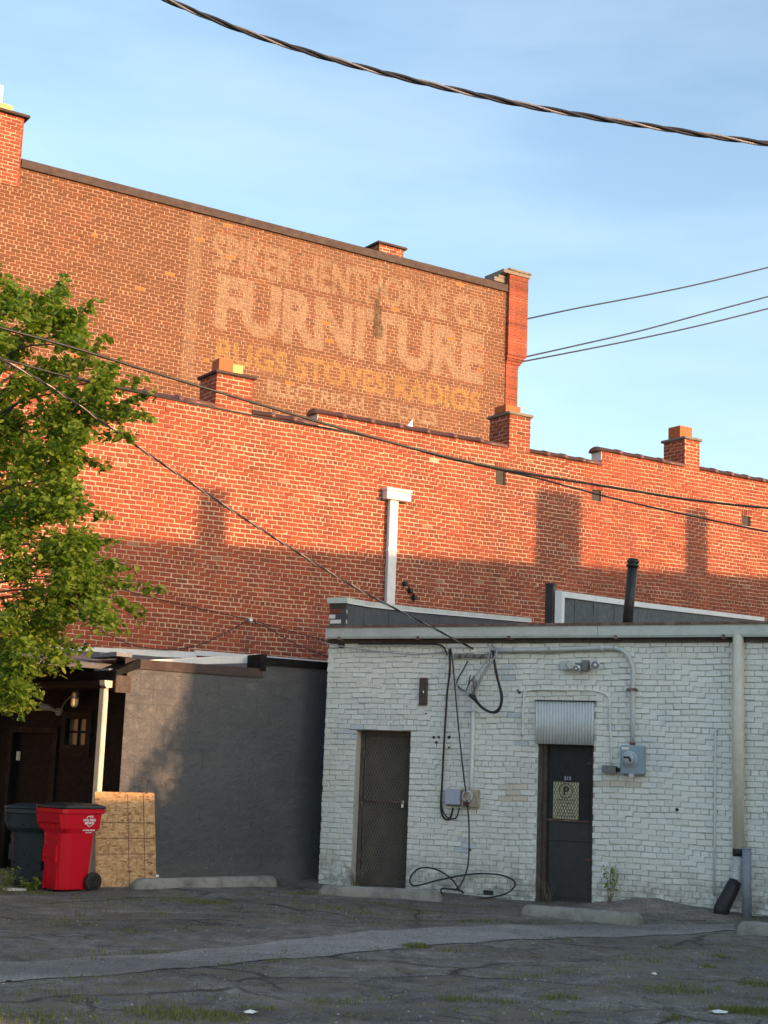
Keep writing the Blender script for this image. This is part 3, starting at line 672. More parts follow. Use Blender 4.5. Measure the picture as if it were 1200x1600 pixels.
# ================================================================== WHITE PAINTED BRICK BUILDING
GZ = W.uv(860, 998)[1]; GT = W.uv(860, 977)[1]; WS1 = 9.0
WC = .0718; WZ0 = -.07
bw = thing('white_brick_building', W.pt(3, -2, 0), 'low white painted brick building with grey gutter and two steel back doors', 'building')
d1 = (W.uv(562, 1250)[0]-.10, W.uv(636, 1250)[0]+.02, -.06, W.uv(600, 1139)[1])
d2 = (W.uv(842, 1250)[0]-.03, W.uv(925, 1250)[0]+.01, -.06, W.uv(882, 1100)[1])
d1 = (d1[0], d1[1], d1[2], WZ0+round((d1[3]-WZ0)/WC)*WC); d2 = (d2[0], d2[1], d2[2], WZ0+round((d2[3]-WZ0)/WC)*WC)
WZ1 = WZ0+WC*round((GZ+.10-WZ0)/WC)
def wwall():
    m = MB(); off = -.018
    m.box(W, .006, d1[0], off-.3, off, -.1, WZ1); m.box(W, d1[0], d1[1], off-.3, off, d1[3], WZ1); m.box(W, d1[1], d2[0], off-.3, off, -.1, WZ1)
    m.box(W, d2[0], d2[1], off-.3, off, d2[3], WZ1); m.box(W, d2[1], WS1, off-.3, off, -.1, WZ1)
    return m.build('wall', MAT['shade_joint'], bw, attrs={'tone': ('FLOAT', np.full(m.n, .12))})
ww = wwall()
holes = [(W.uv(x, y)) for x, y in ((678, 1152), (686, 1152), (702, 1152), (682, 1160), (905, 1082))]
def wrow(k):
    zc = WZ0+(k+.5)*WC; h = []
    for q in (d1, d2):
        if q[2] < zc < q[3]: h.append((q[0], q[1]))
    a = 0.0 if k % 2 else .012
    return k, spans_minus(a, WS1, h)
Bw = lay([wrow(k) for k in range(int(round((WZ1-WZ0)/WC)))], WC, .205, .0095, WZ0, 7, 51, .006, .003)
wt = np.clip(rng.beta(2.2, 2.2, len(Bw)), 0, 1)
for i, q in enumerate(Bw):
    x_, y_, _z = proj(W.pt((q[0]+q[1])/2, 0, (q[2]+q[3])/2))
    for (x0, y0, x1, y1, v, pr_) in ((779, 1224, 820, 1250, 2, .85), (540, 1134, 560, 1158, 3, .7), (783, 1030, 800, 1068, 3, .7), (718, 1306, 742, 1332, 3, .6), (800, 1085, 822, 1165, 3, .25), (940, 1085, 960, 1165, 3, .35), (940, 1212, 1010, 1232, 2, .5)):
        if x0 < x_ < x1 and y0 < y_ < y1 and rng.random() < pr_: wt[i] = v
brickwork(W, Bw, MAT['white_brick'], ww, 0, -.05, .0045, .006, 13, (3, 1), wt, 300, lambda x, y: (y < 1400) & (y > 1010), wamp=2.6)
# left end of the wall: toothed brick return
fe = Frame(W.pt(0, -.31, 0), math.degrees(math.atan2(W.n[0], W.n[1])))
Be = lay([(k+1, [(0.0, .30)]) for k in range(int(round((WZ1-WZ0)/WC)))], WC, .205, .010, WZ0-WC, 0, 53)
brickwork(fe, Be, MAT['white_brick'], ww, .002, -.05, .005, .006, 15, None, None, 0)
P1('side_wall', MAT['white_brick'], bw, lambda m: m.box(W, .0, .26, -4.2, -.312, -.1, WZ1), attrs={'tone': ('FLOAT', np.full(8, .3))})
P1('roof', MAT['roof'], bw, lambda m: m.prism([(-4.1, GT-.02), (.10, GT-.16), (.10, GT-.10), (-4.1, GT+.10)], W, 's', .27, WS1))
# gutter: box gutter with rusty drip edge above
def gutter():
    p = bpy.data.objects.new('gutter', None); COL.objects.link(p); place(p, W.pt(4, .1, GZ), bw)
    j0 = [.04, W.uv(940, 985)[0], WS1]
    for a, b in zip(j0[:-1], j0[1:]):
        m = MB(); m.prism([(.015, GZ+.015), (.13, GZ), (.145, GZ+.03), (.15, GT-.02), (.138, GT-.02), (.133, GZ+.02), (.03, GZ+.03), (.03, GT-.02), (.015, GT-.02)], W, 's', a, b-.006); m.build('trough', MAT['grey_gutter'], p)
    m = MB(); m.box(W, .03, .045, .015, .15, GZ+.005, GT-.01); m.build('end_cap', MAT['grey_gutter'], p)
    m = MB(); m.prism([(-.15, GT+.035), (.165, GT+.012), (.17, GT-.022), (.163, GT-.022), (.158, GT+.004), (-.15, GT+.022)], W, 's', .04, WS1); m.build('drip_edge', MAT['rust'], p)
    for x in (538, 660, 802, 968, 1135):
        s = W.uv(x, 995)[0]; m = MB(); m.box(W, s-.02, s+.015, .10, .158, GZ-.02, GZ+.03); m.box(W, s-.008, s+.035, .0, .12, GZ-.022, GZ-.012); m.build('bracket', MAT['rust'], p)
gutter()
P1('frieze_board', MAT['old_wood'], bw, lambda m: m.box(W, .0, WS1, -.02, .035, GZ-.055, GZ+.04))
# parapet along the left side wall, dark membrane inside, pale metal cap
bk = math.degrees(math.atan2(-W.n[0], -W.n[1]))
def parapet(s0, th, pts_px, b0, brick_end):
    f2 = Frame(W.pt(s0+th, -b0, 0), bk)      # runs back; n faces right
    U = [f2.uv(*q) for q in pts_px]; U = [(max(0, a), z) for a, z in U]; zb = GT-.3
    end = U[-1]; sl_ = (U[-1][1]-U[0][1])/(U[-1][0]-U[0][0]); L = 4.0
    U = U+[(L, U[-1][1]+(L-U[-1][0])*sl_)] if U[-1][0] < L-.1 else U
    p = bpy.data.objects.new('parapet', None); COL.objects.link(p); place(p, W.pt(s0, -b0-1, zb), bw)
    poly = [(0, zb)]+[(L, zb)]+[(a, z-.07) for a, z in U[::-1]]
    m = MB(); m.prism(poly, f2, 'o', -th+.01, 0); m.build('upstand', MAT['membrane'], p)
    seams = [.55, 1.35, 2.3, 3.2]
    for q in seams:
        zt = np.interp(q, [a for a, z in U], [z for a, z in U])-.075
        m = MB(); m.box(f2, q, q+.03, 0, .006, zb, zt); m.build('seam', MAT['membrane'], p)
    for (a, z), (b, y) in zip(U[:-1], U[1:]):
        m = MB(); m.prism([(a+.002, z-.075), (b-.002, y-.075), (b-.002, y), (a+.002, z)], f2, 'o', -th-.03, .03); m.build('cap_flashing', MAT['white_metal'] if not brick_end else MAT['grey_gutter'], p)
        m = MB(); m.prism([(a+.002, z-.082), (b-.002, y-.082), (b-.002, y-.066), (a+.002, z-.066)], f2, 'o', .03, .036); m.build('cap_edge', MAT['white_metal'], p)
    if brick_end:
        z1 = U[0][1]-.08; m = MB(); m.box(W, s0, s0+th-.003, -.06, -.012, GT-.1, z1); m.build('end_core', MAT['cement'], p)
        B = lay([(k, [(s0, s0+th)]) for k in range(int((z1-GT+.1)/WC)+1)], WC, .205, .012, GT-.1, 0, 61); B[:, 3] = np.minimum(B[:, 3], z1)
        r = np.random.default_rng(3)
        for q in B:
            if q[3]-q[2] < .02: continue
            m = MB(); m.box(W, q[0], q[1], -.05, r.normal(0, .004), q[2], q[3], .004)
            m.build('brick', MAT['brick_red'] if r.random() < .35 else MAT['vent_board'] if r.random() < .4 else MAT['white_brick'], p, attrs={'tone': ('FLOAT', np.full(m.n, .2))})
        m = MB(); m.box(W, s0-.03, s0+th+.03, -.06, .03, z1+.004, U[0][1]+.004); m.build('end_cap', MAT['grey_gutter'], p)
    else:
        m = MB(); m.box(W, s0, s0+th+.02, -b0-.01, -b0+.03, zb, U[0][1]+.003); m.build('corner_trim', MAT['white_metal'], p)
        m = MB(); m.box(f2, -.02, .07, .002, .03, zb, U[0][1]-.01); m.build('side_trim', MAT['white_metal'], p)
s1_ = W.uv(515, 950)[0]
parapet(s1_, W.uv(541, 950)[0]-s1_, [(541, 934), (575, 940), (650, 949), (840, 967)], .0, True)
s2_ = W.uv(868, 950, -.35)[0]
parapet(s2_, W.uv(876, 950, -.35)[0]-s2_, [(878, 924), (1000, 941), (1195, 965)], .35, False)
# roof pipes
def roof_pipes():
    s0, z1 = W.uv(852, 912, -.3); s1 = W.uv(865, 912, -.3)[0]
    p = thing('vent_pipe', W.pt((s0+s1)/2, -.35, GT-.2), 'square black vent post rising behind the grey gutter beside white trim', 'vent pipe')
    P1('post', MAT['black_pipe'], p, lambda m: m.box(W, s0, s1, -.41, -.30, GT-.2, z1, .008))
    P1('post_cap', MAT['black_pipe'], p, lambda m: m.box(W, s0-.006, s1+.006, -.416, -.294, z1-.02, z1+.006, .004))
    a, b = W.uv(981, 968, -.25), W.uv(989, 880, -.25)
    dv = (b[0]-a[0])/(b[1]-a[1])
    q = lambda z, o=-.25: W.pt(a[0]+(z-a[1])*dv, o, z)
    p = thing('stove_pipe', q(GT-.2), 'leaning black stovepipe with ribbed cap above the grey gutter', 'stovepipe')
    P1('pipe', MAT['black_pipe'], p, lambda m: m.tube([q(GT-.2), q(b[1])], .066, 18))
    P1('cap', MAT['black_pipe'], p, lambda m: m.tube([q(b[1]-.05), q(b[1]-.049), q(b[1]-.02), q(b[1]-.015), q(b[1]), q(b[1]+.005), q(b[1]+.03), q(b[1]+.035), q(b[1]+.06)], [.066, .082, .082, .072, .072, .082, .082, .07, .066], 18))
roof_pipes()
# ---- doors
def mesh_panel(m, fr, s0, s1, o, z0, z1, pw=.042, ph=.085, r=.0028):
    """expanded metal: zigzag wires, clipped to the panel"""
    nz = max(2, int((z1-z0)/(ph/2))); n = int((s1-s0)/pw)
    zs = np.linspace(z0, z1, nz+1); pw = (s1-s0)/n
    for i in range(n+1):
        for sg in (1, -1):
            pts = []
            for j, z in enumerate(zs):
                s = s0+i*pw+sg*(pw/2)*(1 if j % 2 else 0); pts.append((min(max(s, s0), s1), z))
            V = []
            for s, z in pts: V += [(s-r, o, z), (s+r, o, z), (s, o+2*r, z)]
            Fc = [(3*j+k, 3*j+(k+1) % 3, 3*j+3+(k+1) % 3, 3*j+3+k) for j in range(len(pts)-1) for k in range(3)]
            m.add(fr.pts(V), Fc)
def door_left():
    p = bpy.data.objects.new('door', None); COL.objects.link(p); place(p, W.pt((d1[0]+d1[1])/2, -.12, 0), bw); p['label'] = 'grey mesh-covered steel door at the corner end of the white wall'
    a, b, z = d1[0], d1[1], d1[3]
    P1('jamb', MAT['jamb'], p, lambda m: m.box(W, a-.001, a+.012, -.18, -.004, -.06, z-.001))
    P1('frame', MAT['door_metal'], p, lambda m: (m.box(W, a+.02, a+.075, -.22, -.13, -.06, z-.06), m.box(W, b-.05, b, -.22, -.13, -.06, z-.06), m.box(W, a+.02, b, -.22, -.13, z-.06, z)))
    P1('leaf', MAT['door_metal'], p, lambda m: m.box(W, a+.076, b-.051, -.20, -.165, -.05, z-.061))
    for q0, q1 in ((.12, .95), (1.12, 1.55)):
        P1('panel', MAT['door_metal'], p, lambda m: m.box(W, a+.16, b-.14, -.165, -.158, q0, q1, .004))
    P1('expanded_mesh', MAT['mesh_steel'], p, lambda m: mesh_panel(m, W, a+.09, b-.06, -.152, .0, z-.09))
    zr = W.uv(600, 1253)[1]
    P1('crossbar', MAT['rust'], p, lambda m: m.tube([W.pt(a+.08, -.14, zr), W.pt(b-.1, -.14, zr)], .009, 8))
    P1('padlock', MAT['chrome'], p, lambda m: (m.box(W, b-.16, b-.12, -.13, -.105, zr-.07, zr-.015, .004), m.tube(spline([W.pt(b-.152, -.118, zr-.02), W.pt(b-.152, -.118, zr+.015), W.pt(b-.14, -.118, zr+.028), W.pt(b-.128, -.118, zr+.015), W.pt(b-.128, -.118, zr-.02)], 5), .004, 6)))
    for zz in (.35, 1.05, 1.75):
        P1('hinge', MAT['rust'], p, lambda m: m.tube([W.pt(a+.072, -.125, zz-.06), W.pt(a+.072, -.125, zz+.06)], .013, 8))
    P1('lintel', MAT['rust'], p, lambda m: m.box(W, a-.1, b+.1, -.10, -.002, z+.0005, z+.010))
door_left()
def door_right():
    p = bpy.data.objects.new('door', None); COL.objects.link(p); place(p, W.pt((d2[0]+d2[1])/2, -.12, 0), bw); p['label'] = 'black steel door under the corrugated panel'
    a, b, z = d2[0], d2[1], d2[3]; zc = W.uv(882, 1162)[1]
    P1('frame', MAT['old_wood'], p, lambda m: (m.box(W, a+.002, a+.055, -.15, -.03, -.06, z-.01), m.box(W, a+.056, a+.10, -.19, -.08, -.06, z-.01), m.box(W, b-.035, b-.002, -.19, -.06, -.06, z-.01), m.box(W, a+.10, b-.035, -.19, -.06, zc+.0, zc+.06)))
    P1('leaf', MAT['door_black'], p, lambda m: m.box(W, a+.101, b-.036, -.18, -.14, -.04, zc-.005))
    zr = W.uv(882, 1282)[1]
    P1('kick_plate', MAT['door_black'], p, lambda m: (m.box(W, a+.13, b-.06, -.14, -.132, .02, zr-.27, .003), m.box(W, a+.13, b-.06, -.14, -.132, zr-.265, zr-.03, .003)))
    P1('expanded_mesh', MAT['mesh_dark'], p, lambda m: mesh_panel(m, W, a+.105, b-.04, -.118, zr, zc-.01, .036, .075, .0028))
    P1('rail', MAT['rust'], p, lambda m: m.box(W, a+.10, b-.036, -.13, -.112, zr-.012, zr+.006))
    for zz in (.5, 1.72): P1('strap_hinge', MAT['rust'], p, lambda m: m.box(W, b-.13, b-.036, -.132, -.122, zz, zz+.03))
    # corrugated transom panel
    def corr(m):
        s0, s1, z0, z1 = a-.03, b+.012, zc-.01, z+.01; n = 20*6; V = []
        for i in range(n+1):
            s = s0+(s1-s0)*i/n; o = .022+.009*math.sin(2*math.pi*20*i/n)
            V += [(s, o, z0), (s, o, z1), (s, o-.002, z1), (s, o-.002, z0)]
        Fc = [(4*i+k, 4*i+(k+1) % 4, 4*i+4+(k+1) % 4, 4*i+4+k) for i in range(n) for k in range(4)]+[(0, 1, 2, 3), (4*n, 4*n+1, 4*n+2, 4*n+3)]
        m.add(W.pts(V), Fc, True)
    P1('corrugated_panel', MAT['galv'], p, corr)
    P1('drip_cap', MAT['black_trim'], p, lambda m: m.box(W, a-.04, b+.03, -.005, .04, z+.012, z+.024))
    return zr, zc
zr2, zc2 = door_right()
# parking notice behind the mesh
def text_mesh(m, body, fr, s0, s1, z0, z1, o, bold=.02):
    V, tr = text_tris(body, bold); n = len(V)
    A = np.stack([s0+V[:, 0]*(s1-s0), np.full(n, o), z0+V[:, 1]*(z1-z0)], 1); m.add(fr.pts(A), tr.tolist())
def notice():
    s0, zt = W.uv(865, 1221, -.13); s1, zb = W.uv(904, 1281, -.13)
    p = thing('parking_sign', W.pt((s0+s1)/2, -.128, zb), 'faded yellow parking notice with a black P behind door mesh', 'sign')
    P1('plate', MAT['sign_yellow'], p, lambda m: m.box(W, s0, s1, -.130, -.124, zb, zt))
    h = zt-zb; c = (s0+s1)/2
    P1('letter', MAT['print_black'], p, lambda m: text_mesh(m, 'P', W, c-.035, c+.045, zt-.36*h, zt-.12*h, -.1232, .03))
    def ring(m):
        K = 28; V = []
        for k in range(K):
            t = 2*math.pi*k/K
            for rr in (.088, .098): V.append((c+rr*math.cos(t), -.1233, zt-.24*h+rr*math.sin(t)))
        m.add(W.pts(V), [(2*k, 2*k+1, (2*k+3) % (2*K), (2*k+2) % (2*K)) for k in range(K)])
    P1('ring', MAT['print_black'], p, ring)
    for i, t in enumerate(('PARKING FOR', 'CUSTOMERS', 'ONLY', 'ALL OTHERS', 'WILL BE TOWED', 'AT OWNER EXPENSE')):
        z = zt-(.46+.088*i)*h; wd = (.30, .26, .14, .26, .30, .34)[i]*(s1-s0)/.42*.5
        P1('text_line', MAT['print_black'], p, lambda m: text_mesh(m, t, W, c-wd, c+wd, z-.045*h, z, -.1232, .01))
    n0, nz1 = W.uv(882, 1213, -.12); n1, nz0 = W.uv(893, 1219, -.12)
    q = thing('number_plate', W.pt((n0+n1)/2, -.12, nz0), 'small pale house number fixed above the parking notice', 'number plate')
    P1('digits', MAT['digit'], q, lambda m: text_mesh(m, '212', W, n0, n1, nz0, nz1, -.108, .03))
    P1('backing', MAT['door_black'], q, lambda m: m.box(W, n0-.008, n1+.008, -.140, -.110, nz0-.008, nz1+.008))
notice()

# ---- fixtures of the white wall
def wp(x, y, o=.03): s, z = W.uv(x, y, o); return W.pt(s, o, z)
def path(pts, o=.03, n=8): return spline([wp(*q) if len(q) == 2 else wp(q[0], q[1], q[2]) for q in pts], n)
# conduit with elbow to the electric meter
def meter():
    p = thing('electrical_conduit', wp(988, 1160), 'grey conduit running under the gutter and bending down to the blue-grey meter box', 'conduit')
    P1('pipe', MAT['conduit'], p, lambda m: m.tube(np.vstack([path([(772, 1016, .06), (860, 1015, .06), (945, 1012, .06)], n=3), path([(957, 1012, .06), (972, 1016, .06), (983, 1028, .06), (989, 1046, .06)], n=6), path([(989, 1060, .06), (988, 1160, .06)], n=3)]), .030, 14))
    for x, y in ((805, 1015), (861, 1014), (939, 1013), (962, 1012)): P1('coupling', MAT['conduit'], p, lambda m: m.tube([wp(x-3, y, .06), wp(x+3, y, .06)], .035, 14))
    P1('clamp', MAT['rust'], p, lambda m: m.box(W, W.uv(982, 1078)[0], W.uv(996, 1078)[0], .0, .095, W.uv(988, 1080)[1], W.uv(988, 1076)[1]))
    s0, z1 = W.uv(969, 1164, .12); s1, z0 = W.uv(1005, 1211, .12)
    p = thing('electric_meter', W.pt((s0+s1)/2, .06, z0), 'blue-grey electric meter box with round glass dial beside the black door', 'meter')
    P1('box', MAT['meter_grey'], p, lambda m: m.box(W, s0, s1, .002, .12, z0, z1, .010))
    P1('cover', MAT['meter_grey'], p, lambda m: m.box(W, s0+.012, s1-.012, .12, .128, z0+.012, z1-.012, .004))
    c = W.uv(984, 1186, .13)
    P1('collar', MAT['galv'], p, lambda m: m.disc(W.pt(c[0], .126, c[1]), W.n, .098, .018, 28))
    P1('dial_glass', MAT['meter_glass'], p, lambda m: m.tube([W.pt(c[0], .14, c[1]), W.pt(c[0], .20, c[1]), W.pt(c[0], .225, c[1]), W.pt(c[0], .232, c[1])], [.085, .083, .072, .03], 28))
    P1('nameplate', MAT['print_black'], p, lambda m: (m.box(W, c[0]-.05, c[0]+.035, .226, .236, c[1]+.005, c[1]+.030), m.box(W, c[0]+.02, c[0]+.05, .226, .236, c[1]-.03, c[1]+.008)))
    P1('label_plate', MAT['white_print'], p, lambda m: m.box(W, s0+.02, s0+.12, .128, .1305, z1-.055, z1-.025))
    P1('hub', MAT['rust'], p, lambda m: m.disc(wp(988, 1164, .06), (0, 0, 1), .036, .03, 14))
    P1('latch', MAT['galv'], p, lambda m: m.box(W, (s0+s1)/2-.03, (s0+s1)/2+.03, .10, .135, z0-.03, z0+.01))
    t0, y1 = W.uv(941, 1196, .08); t1, y0 = W.uv(962, 1208, .08)
    p = thing('junction_box', W.pt((t0+t1)/2, .04, y0), 'small dark grey junction box joined to the left of the meter', 'junction box')
    P1('box', MAT['meter_dark'], p, lambda m: m.box(W, t0, t1, .002, .085, y0, y1, .006))
    P1('cover', MAT['meter_dark'], p, lambda m: m.box(W, t0-.003, t1+.003, .085, .091, y0-.003, y1+.003, .003))
    P1('nipple', MAT['black_pipe'], p, lambda m: m.tube([W.pt(t1-.01, .05, (y0+y1)/2), W.pt(s0+.01, .05, (y0+y1)/2)], .025, 12))
meter()
def floodlight():
    p = thing('floodlight', wp(906, 1042), 'pair of round emergency floodlights with grey sensor mounted above the black door', 'floodlight')
    s0, z1 = W.uv(877, 1032, .04); s1, z0 = W.uv(894, 1047, .04)
    P1('sensor_box', MAT['conduit'], p, lambda m: m.box(W, s0, s1, .002, .07, z0, z1, .008))
    P1('sensor_dome', MAT['conduit'], p, lambda m: m.tube([W.pt(s1-.02, .05, (z0+z1)/2), W.pt(s1-.0, .10, (z0+z1)/2), W.pt(s1+.012, .14, (z0+z1)/2-.01)], [.06, .06, .045], 16))
    P1('bar', MAT['meter_dark'], p, lambda m: m.tube([W.pt(s0+.1, .035, (z0+z1)/2), W.pt(W.uv(925, 1040)[0], .035, W.uv(925, 1040)[1])], .02, 8))
    P1('bracket', MAT['meter_dark'], p, lambda m: m.box(W, W.uv(912, 1040)[0], W.uv(922, 1040)[0], .0, .09, W.uv(917, 1049)[1], W.uv(917, 1032)[1], .006))
    for x, y, r, dv in ((903, 1042, .048, (-.15, 1, -.25)), (928, 1037, .062, (.25, 1, -.2))):
        c = W.uv(x, y, .12); n = W.d*dv[0]+W.n*dv[1]+np.array([0, 0, dv[2]]); n /= np.linalg.norm(n); c0 = W.pt(c[0], .05, c[1])
        ho = P1('lamp_head', MAT['galv'], p, lambda m: m.tube([c0, c0+n*.03, c0+n*.085, c0+n*.10], [r*.45, r*.75, r, r*1.04], 20))
        P1('lens', MAT['chrome'], p, lambda m: m.tube([c0+n*.098, c0+n*.106], [r*.93, r*.8], 20))
        P1('bulb', MAT['lens'], p, lambda m: m.tube([c0+n*.104, c0+n*.118], [r*.36, r*.2], 12))
floodlight()
# wooden plaque, telephone box, rusty meter, mast
def left_fixtures():
    s0, z1 = W.uv(657, 1059); s1, z0 = W.uv(668, 1102)
    p = thing('wooden_plaque', W.pt((s0+s1)/2, .02, z0), 'narrow weathered wooden block with a hook screwed above the mesh door', 'wooden block')
    P1('board', MAT['old_wood'], p, lambda m: m.box(W, s0, s1, .0, .035, z0, z1, .006))
    P1('hook', MAT['chrome'], p, lambda m: m.tube(path([(662, 1078, .035), (662, 1080, .06), (661, 1084, .07), (661, 1080, .085)], n=4), .006, 8))
    s0, z1 = W.uv(695, 1233, .08); s1, z0 = W.uv(719, 1258, .08)
    p = thing('telephone_box', W.pt((s0+s1)/2, .04, z0), 'pale grey plastic telephone box on white brick left of the rusty meter', 'utility box')
    P1('base', MAT['meter_dark'], p, lambda m: m.box(W, s0+.01, s1+.02, .0, .05, z0-.02, z1+.005, .006))
    P1('cover', MAT['tel_grey'], p, lambda m: m.box(W, s0, s1, .05, .09, z0, z1, .010))
    for i in range(4): P1('rib', MAT['tel_grey'], p, lambda m: m.box(W, s0+.05+.03*i, s0+.06+.03*i, .09, .093, z0+.03, z0+.06))
    s0, z1 = W.uv(722, 1233, .08); s1, z0 = W.uv(746, 1262, .08)
    p = thing('rusty_meter_box', W.pt((s0+s1)/2, .04, z0), 'old rusty electric meter box with round socket below a thin white conduit', 'meter')
    P1('box', MAT['rusty'], p, lambda m: m.box(W, s0, s1, .0, .10, z0, z1, .008))
    c = W.uv(731, 1244, .1)
    P1('socket_ring', MAT['galv'], p, lambda m: m.disc(W.pt(c[0], .098, c[1]), W.n, .075, .03, 22))
    P1('socket_cover', MAT['rusty'], p, lambda m: m.tube([W.pt(c[0], .125, c[1]), W.pt(c[0], .15, c[1])], [.062, .05], 20))
    P1('door_flap', MAT['rust'], p, lambda m: m.box(W, s0+.03, s0+.12, .10, .106, z0+.01, z0+.09, .003))
    p = thing('service_mast', wp(739, 1230), 'thin white conduit rising from the rusty meter to tangled service wires', 'conduit')
    P1('pipe', MAT['pvc'], p, lambda m: m.tube(path([(736, 1234, .05), (738, 1160, .05), (740, 1092, .05), (740, 1085, .05)], n=4), .027, 14))
    P1('weatherhead', MAT['meter_dark'], p, lambda m: m.tube(path([(740, 1088, .05), (740, 1076, .06), (742, 1068, .09), (739, 1060, .11)], n=5), [.03]*5+[.036]*5+[.03]*6, 12))
    P1('clamp', MAT['galv'], p, lambda m: m.box(W, W.uv(733, 1110)[0], W.uv(746, 1110)[0], .0, .085, W.uv(740, 1112)[1], W.uv(740, 1108)[1]))
    # insulator rack under the gutter
    p = thing('insulator_rack', wp(735, 1026), 'rusty insulator rack with knobs bolted below the gutter above the thin conduit', 'insulator')
    P1('bar', MAT['meter_dark'], p, lambda m: m.box(W, W.uv(712, 1024)[0], W.uv(768, 1024)[0], .0, .03, W.uv(740, 1028)[1], W.uv(740, 1022)[1]))
    for x in (716, 726, 738, 750, 762): P1('knob', MAT['meter_dark'], p, lambda m: m.disc(wp(x, 1025, .02), W.n, .028, .06, 10))
    # cables
    def cab(name, pts, r, mat, label, o=.03, n=8, grp=None):
        ob = P1(name, MAT[mat], None, lambda m: m.tube(path(pts, o, n), r, 8)); tag(ob, label, 'cable', grp); return ob
    cab('cable', [(502, 1004, .16), (560, 1014, .06), (640, 1022, .05), (704, 1018, .04)], .008, 'cable_grey', 'thin grey cable strung under the gutter from the wall corner')
    cab('cable', [(560, 1006, .08), (660, 1006, .06), (690, 1009, .06), (699, 1024, .05)], .012, 'cable', 'black cable tucked under the gutter and turning down to the bundle')
    cab('cable', [(702, 1014, .04), (703, 1050, .05), (699, 1080, .06), (694, 1160, .05), (691, 1220, .05), (689, 1262, .05), (694, 1278, .05), (703, 1279, .05), (708, 1262, .05)], .014, 'cable', 'thick black cable hanging from under the gutter to the telephone box')
    cab('cable', [(704, 1014, .07), (701, 1060, .07), (697, 1110, .075), (693, 1190, .07), (690, 1255, .07), (698, 1276, .07), (712, 1278, .06), (718, 1262, .05)], .009, 'cable', 'slim black cable tied along the thick one beside the telephone box')
    cab('cable', [(704, 1013, .06), (708, 1040, .09), (714, 1110, .10), (722, 1190, .12), (731, 1265, .13), (733, 1310, .10), (731, 1352, .12), (722, 1378, .20), (712, 1390, .30)], .010, 'cable', 'black cable hanging past the rusty meter down to the ground')
    cab('cable', [(717, 1389, .32), (704, 1372, .25), (680, 1358, .20), (655, 1357, .20), (641, 1372, .22), (648, 1384, .25), (690, 1374, .18), (735, 1366, .12), (775, 1366, .10), (800, 1374, .12), (804, 1385, .20), (786, 1398, .30), (745, 1404, .36), (700, 1402, .40), (690, 1389, .38), (718, 1391, .34), (724, 1396, .30)], .011, 'cable', 'loose black cable coiled on the ground between the two doors')
    cab('cable', [(770, 1018, .08), (775, 1050, .14), (783, 1085, .18), (781, 1105, .18), (770, 1113, .17), (755, 1107, .15), (742, 1094, .12), (733, 1086, .10)], .017, 'cable', 'heavy black loop of service cable drooping beside the thin conduit')
    cab('cable', [(769, 1016, .10), (778, 1060, .16), (785, 1090, .20), (778, 1112, .2), (762, 1111, .19), (748, 1099, .16), (741, 1086, .12)], .012, 'cable', 'second black service cable in the drooping loop')
    cab('cable', [(757, 1020, .06), (765, 1034, .10), (755, 1050, .12), (746, 1070, .10), (742, 1088, .08)], .010, 'cable_grey', 'grey service wire crossing diagonally to the thin conduit')
    cab('cable', [(768, 1006, .04), (776, 1018, .10), (768, 1035, .13), (752, 1062, .12), (741, 1086, .08)], .010, 'cable_grey', 'grey service wire arching from the gutter to the conduit')
    cab('cable', [(768, 1008, .05), (762, 1030, .10), (742, 1058, .12), (737, 1084, .08)], .009, 'cable_grey', 'pale service wire dropping straight from the gutter to the conduit')
    cab('cable', [(731, 1033, .03), (724, 1046, .05), (716, 1060, .06), (714, 1070, .07), (722, 1078, .08), (734, 1084, .09), (740, 1090, .08)], .009, 'cable', 'short black wire hooked from the insulator rack to the conduit')
    cab('cable', [(714, 1068, .07), (718, 1078, .08), (730, 1082, .1), (736, 1088, .1), (744, 1098, .12)], .008, 'cable_grey', 'short grey wire looping under the insulator rack')
    cab('cable', [(735, 1055, .07), (731, 1072, .1), (728, 1080, .1), (734, 1066, .1), (742, 1056, .08)], .007, 'cable', 'small tangled wire ends at the conduit head')
left_fixtures()
# old conduit lines painted over on the wall
def painted_conduit():
    ob = P1('painted_wire', MAT['white_brick'], None, lambda m: m.tube(path([(816, 1150, .012), (817, 1110, .012), (820, 1085, .012), (830, 1078, .012), (880, 1078, .012), (925, 1079, .012), (944, 1084, .012), (952, 1094, .012), (953, 1130, .012), (955, 1160, .012), (955, 1195, .012)], n=6), .013, 8))
    put_attr(ob.data, 'tone', 'FLOAT', np.full(len(ob.data.vertices), 0.)); tag(ob, 'painted-over wire framing the top of the corrugated panel', 'wire')
painted_conduit()
# bullet-like bolt holes and marks on the wall
for x, y, r in ((678, 1152, .020), (686, 1152, .018), (702, 1152, .022), (682, 1160, .018), (702, 1168, .014), (666, 1115, .012), (735, 1328, .015), (812, 1082, .018), (809, 1079, .013), (1058, 1265, .022)):
    P1('anchor_hole', MAT['black_pipe'], ww, lambda m: m.disc(W.pt(*[W.uv(x, y)[0], .0, W.uv(x, y)[1]]), W.n, r, .0115, 8))
P1('broken_brick', MAT['black_pipe'], ww, lambda m: m.box(W, W.uv(756, 1393)[0], W.uv(771, 1393)[0], .0, .0125, W.uv(763, 1398)[1], W.uv(763, 1391)[1]))
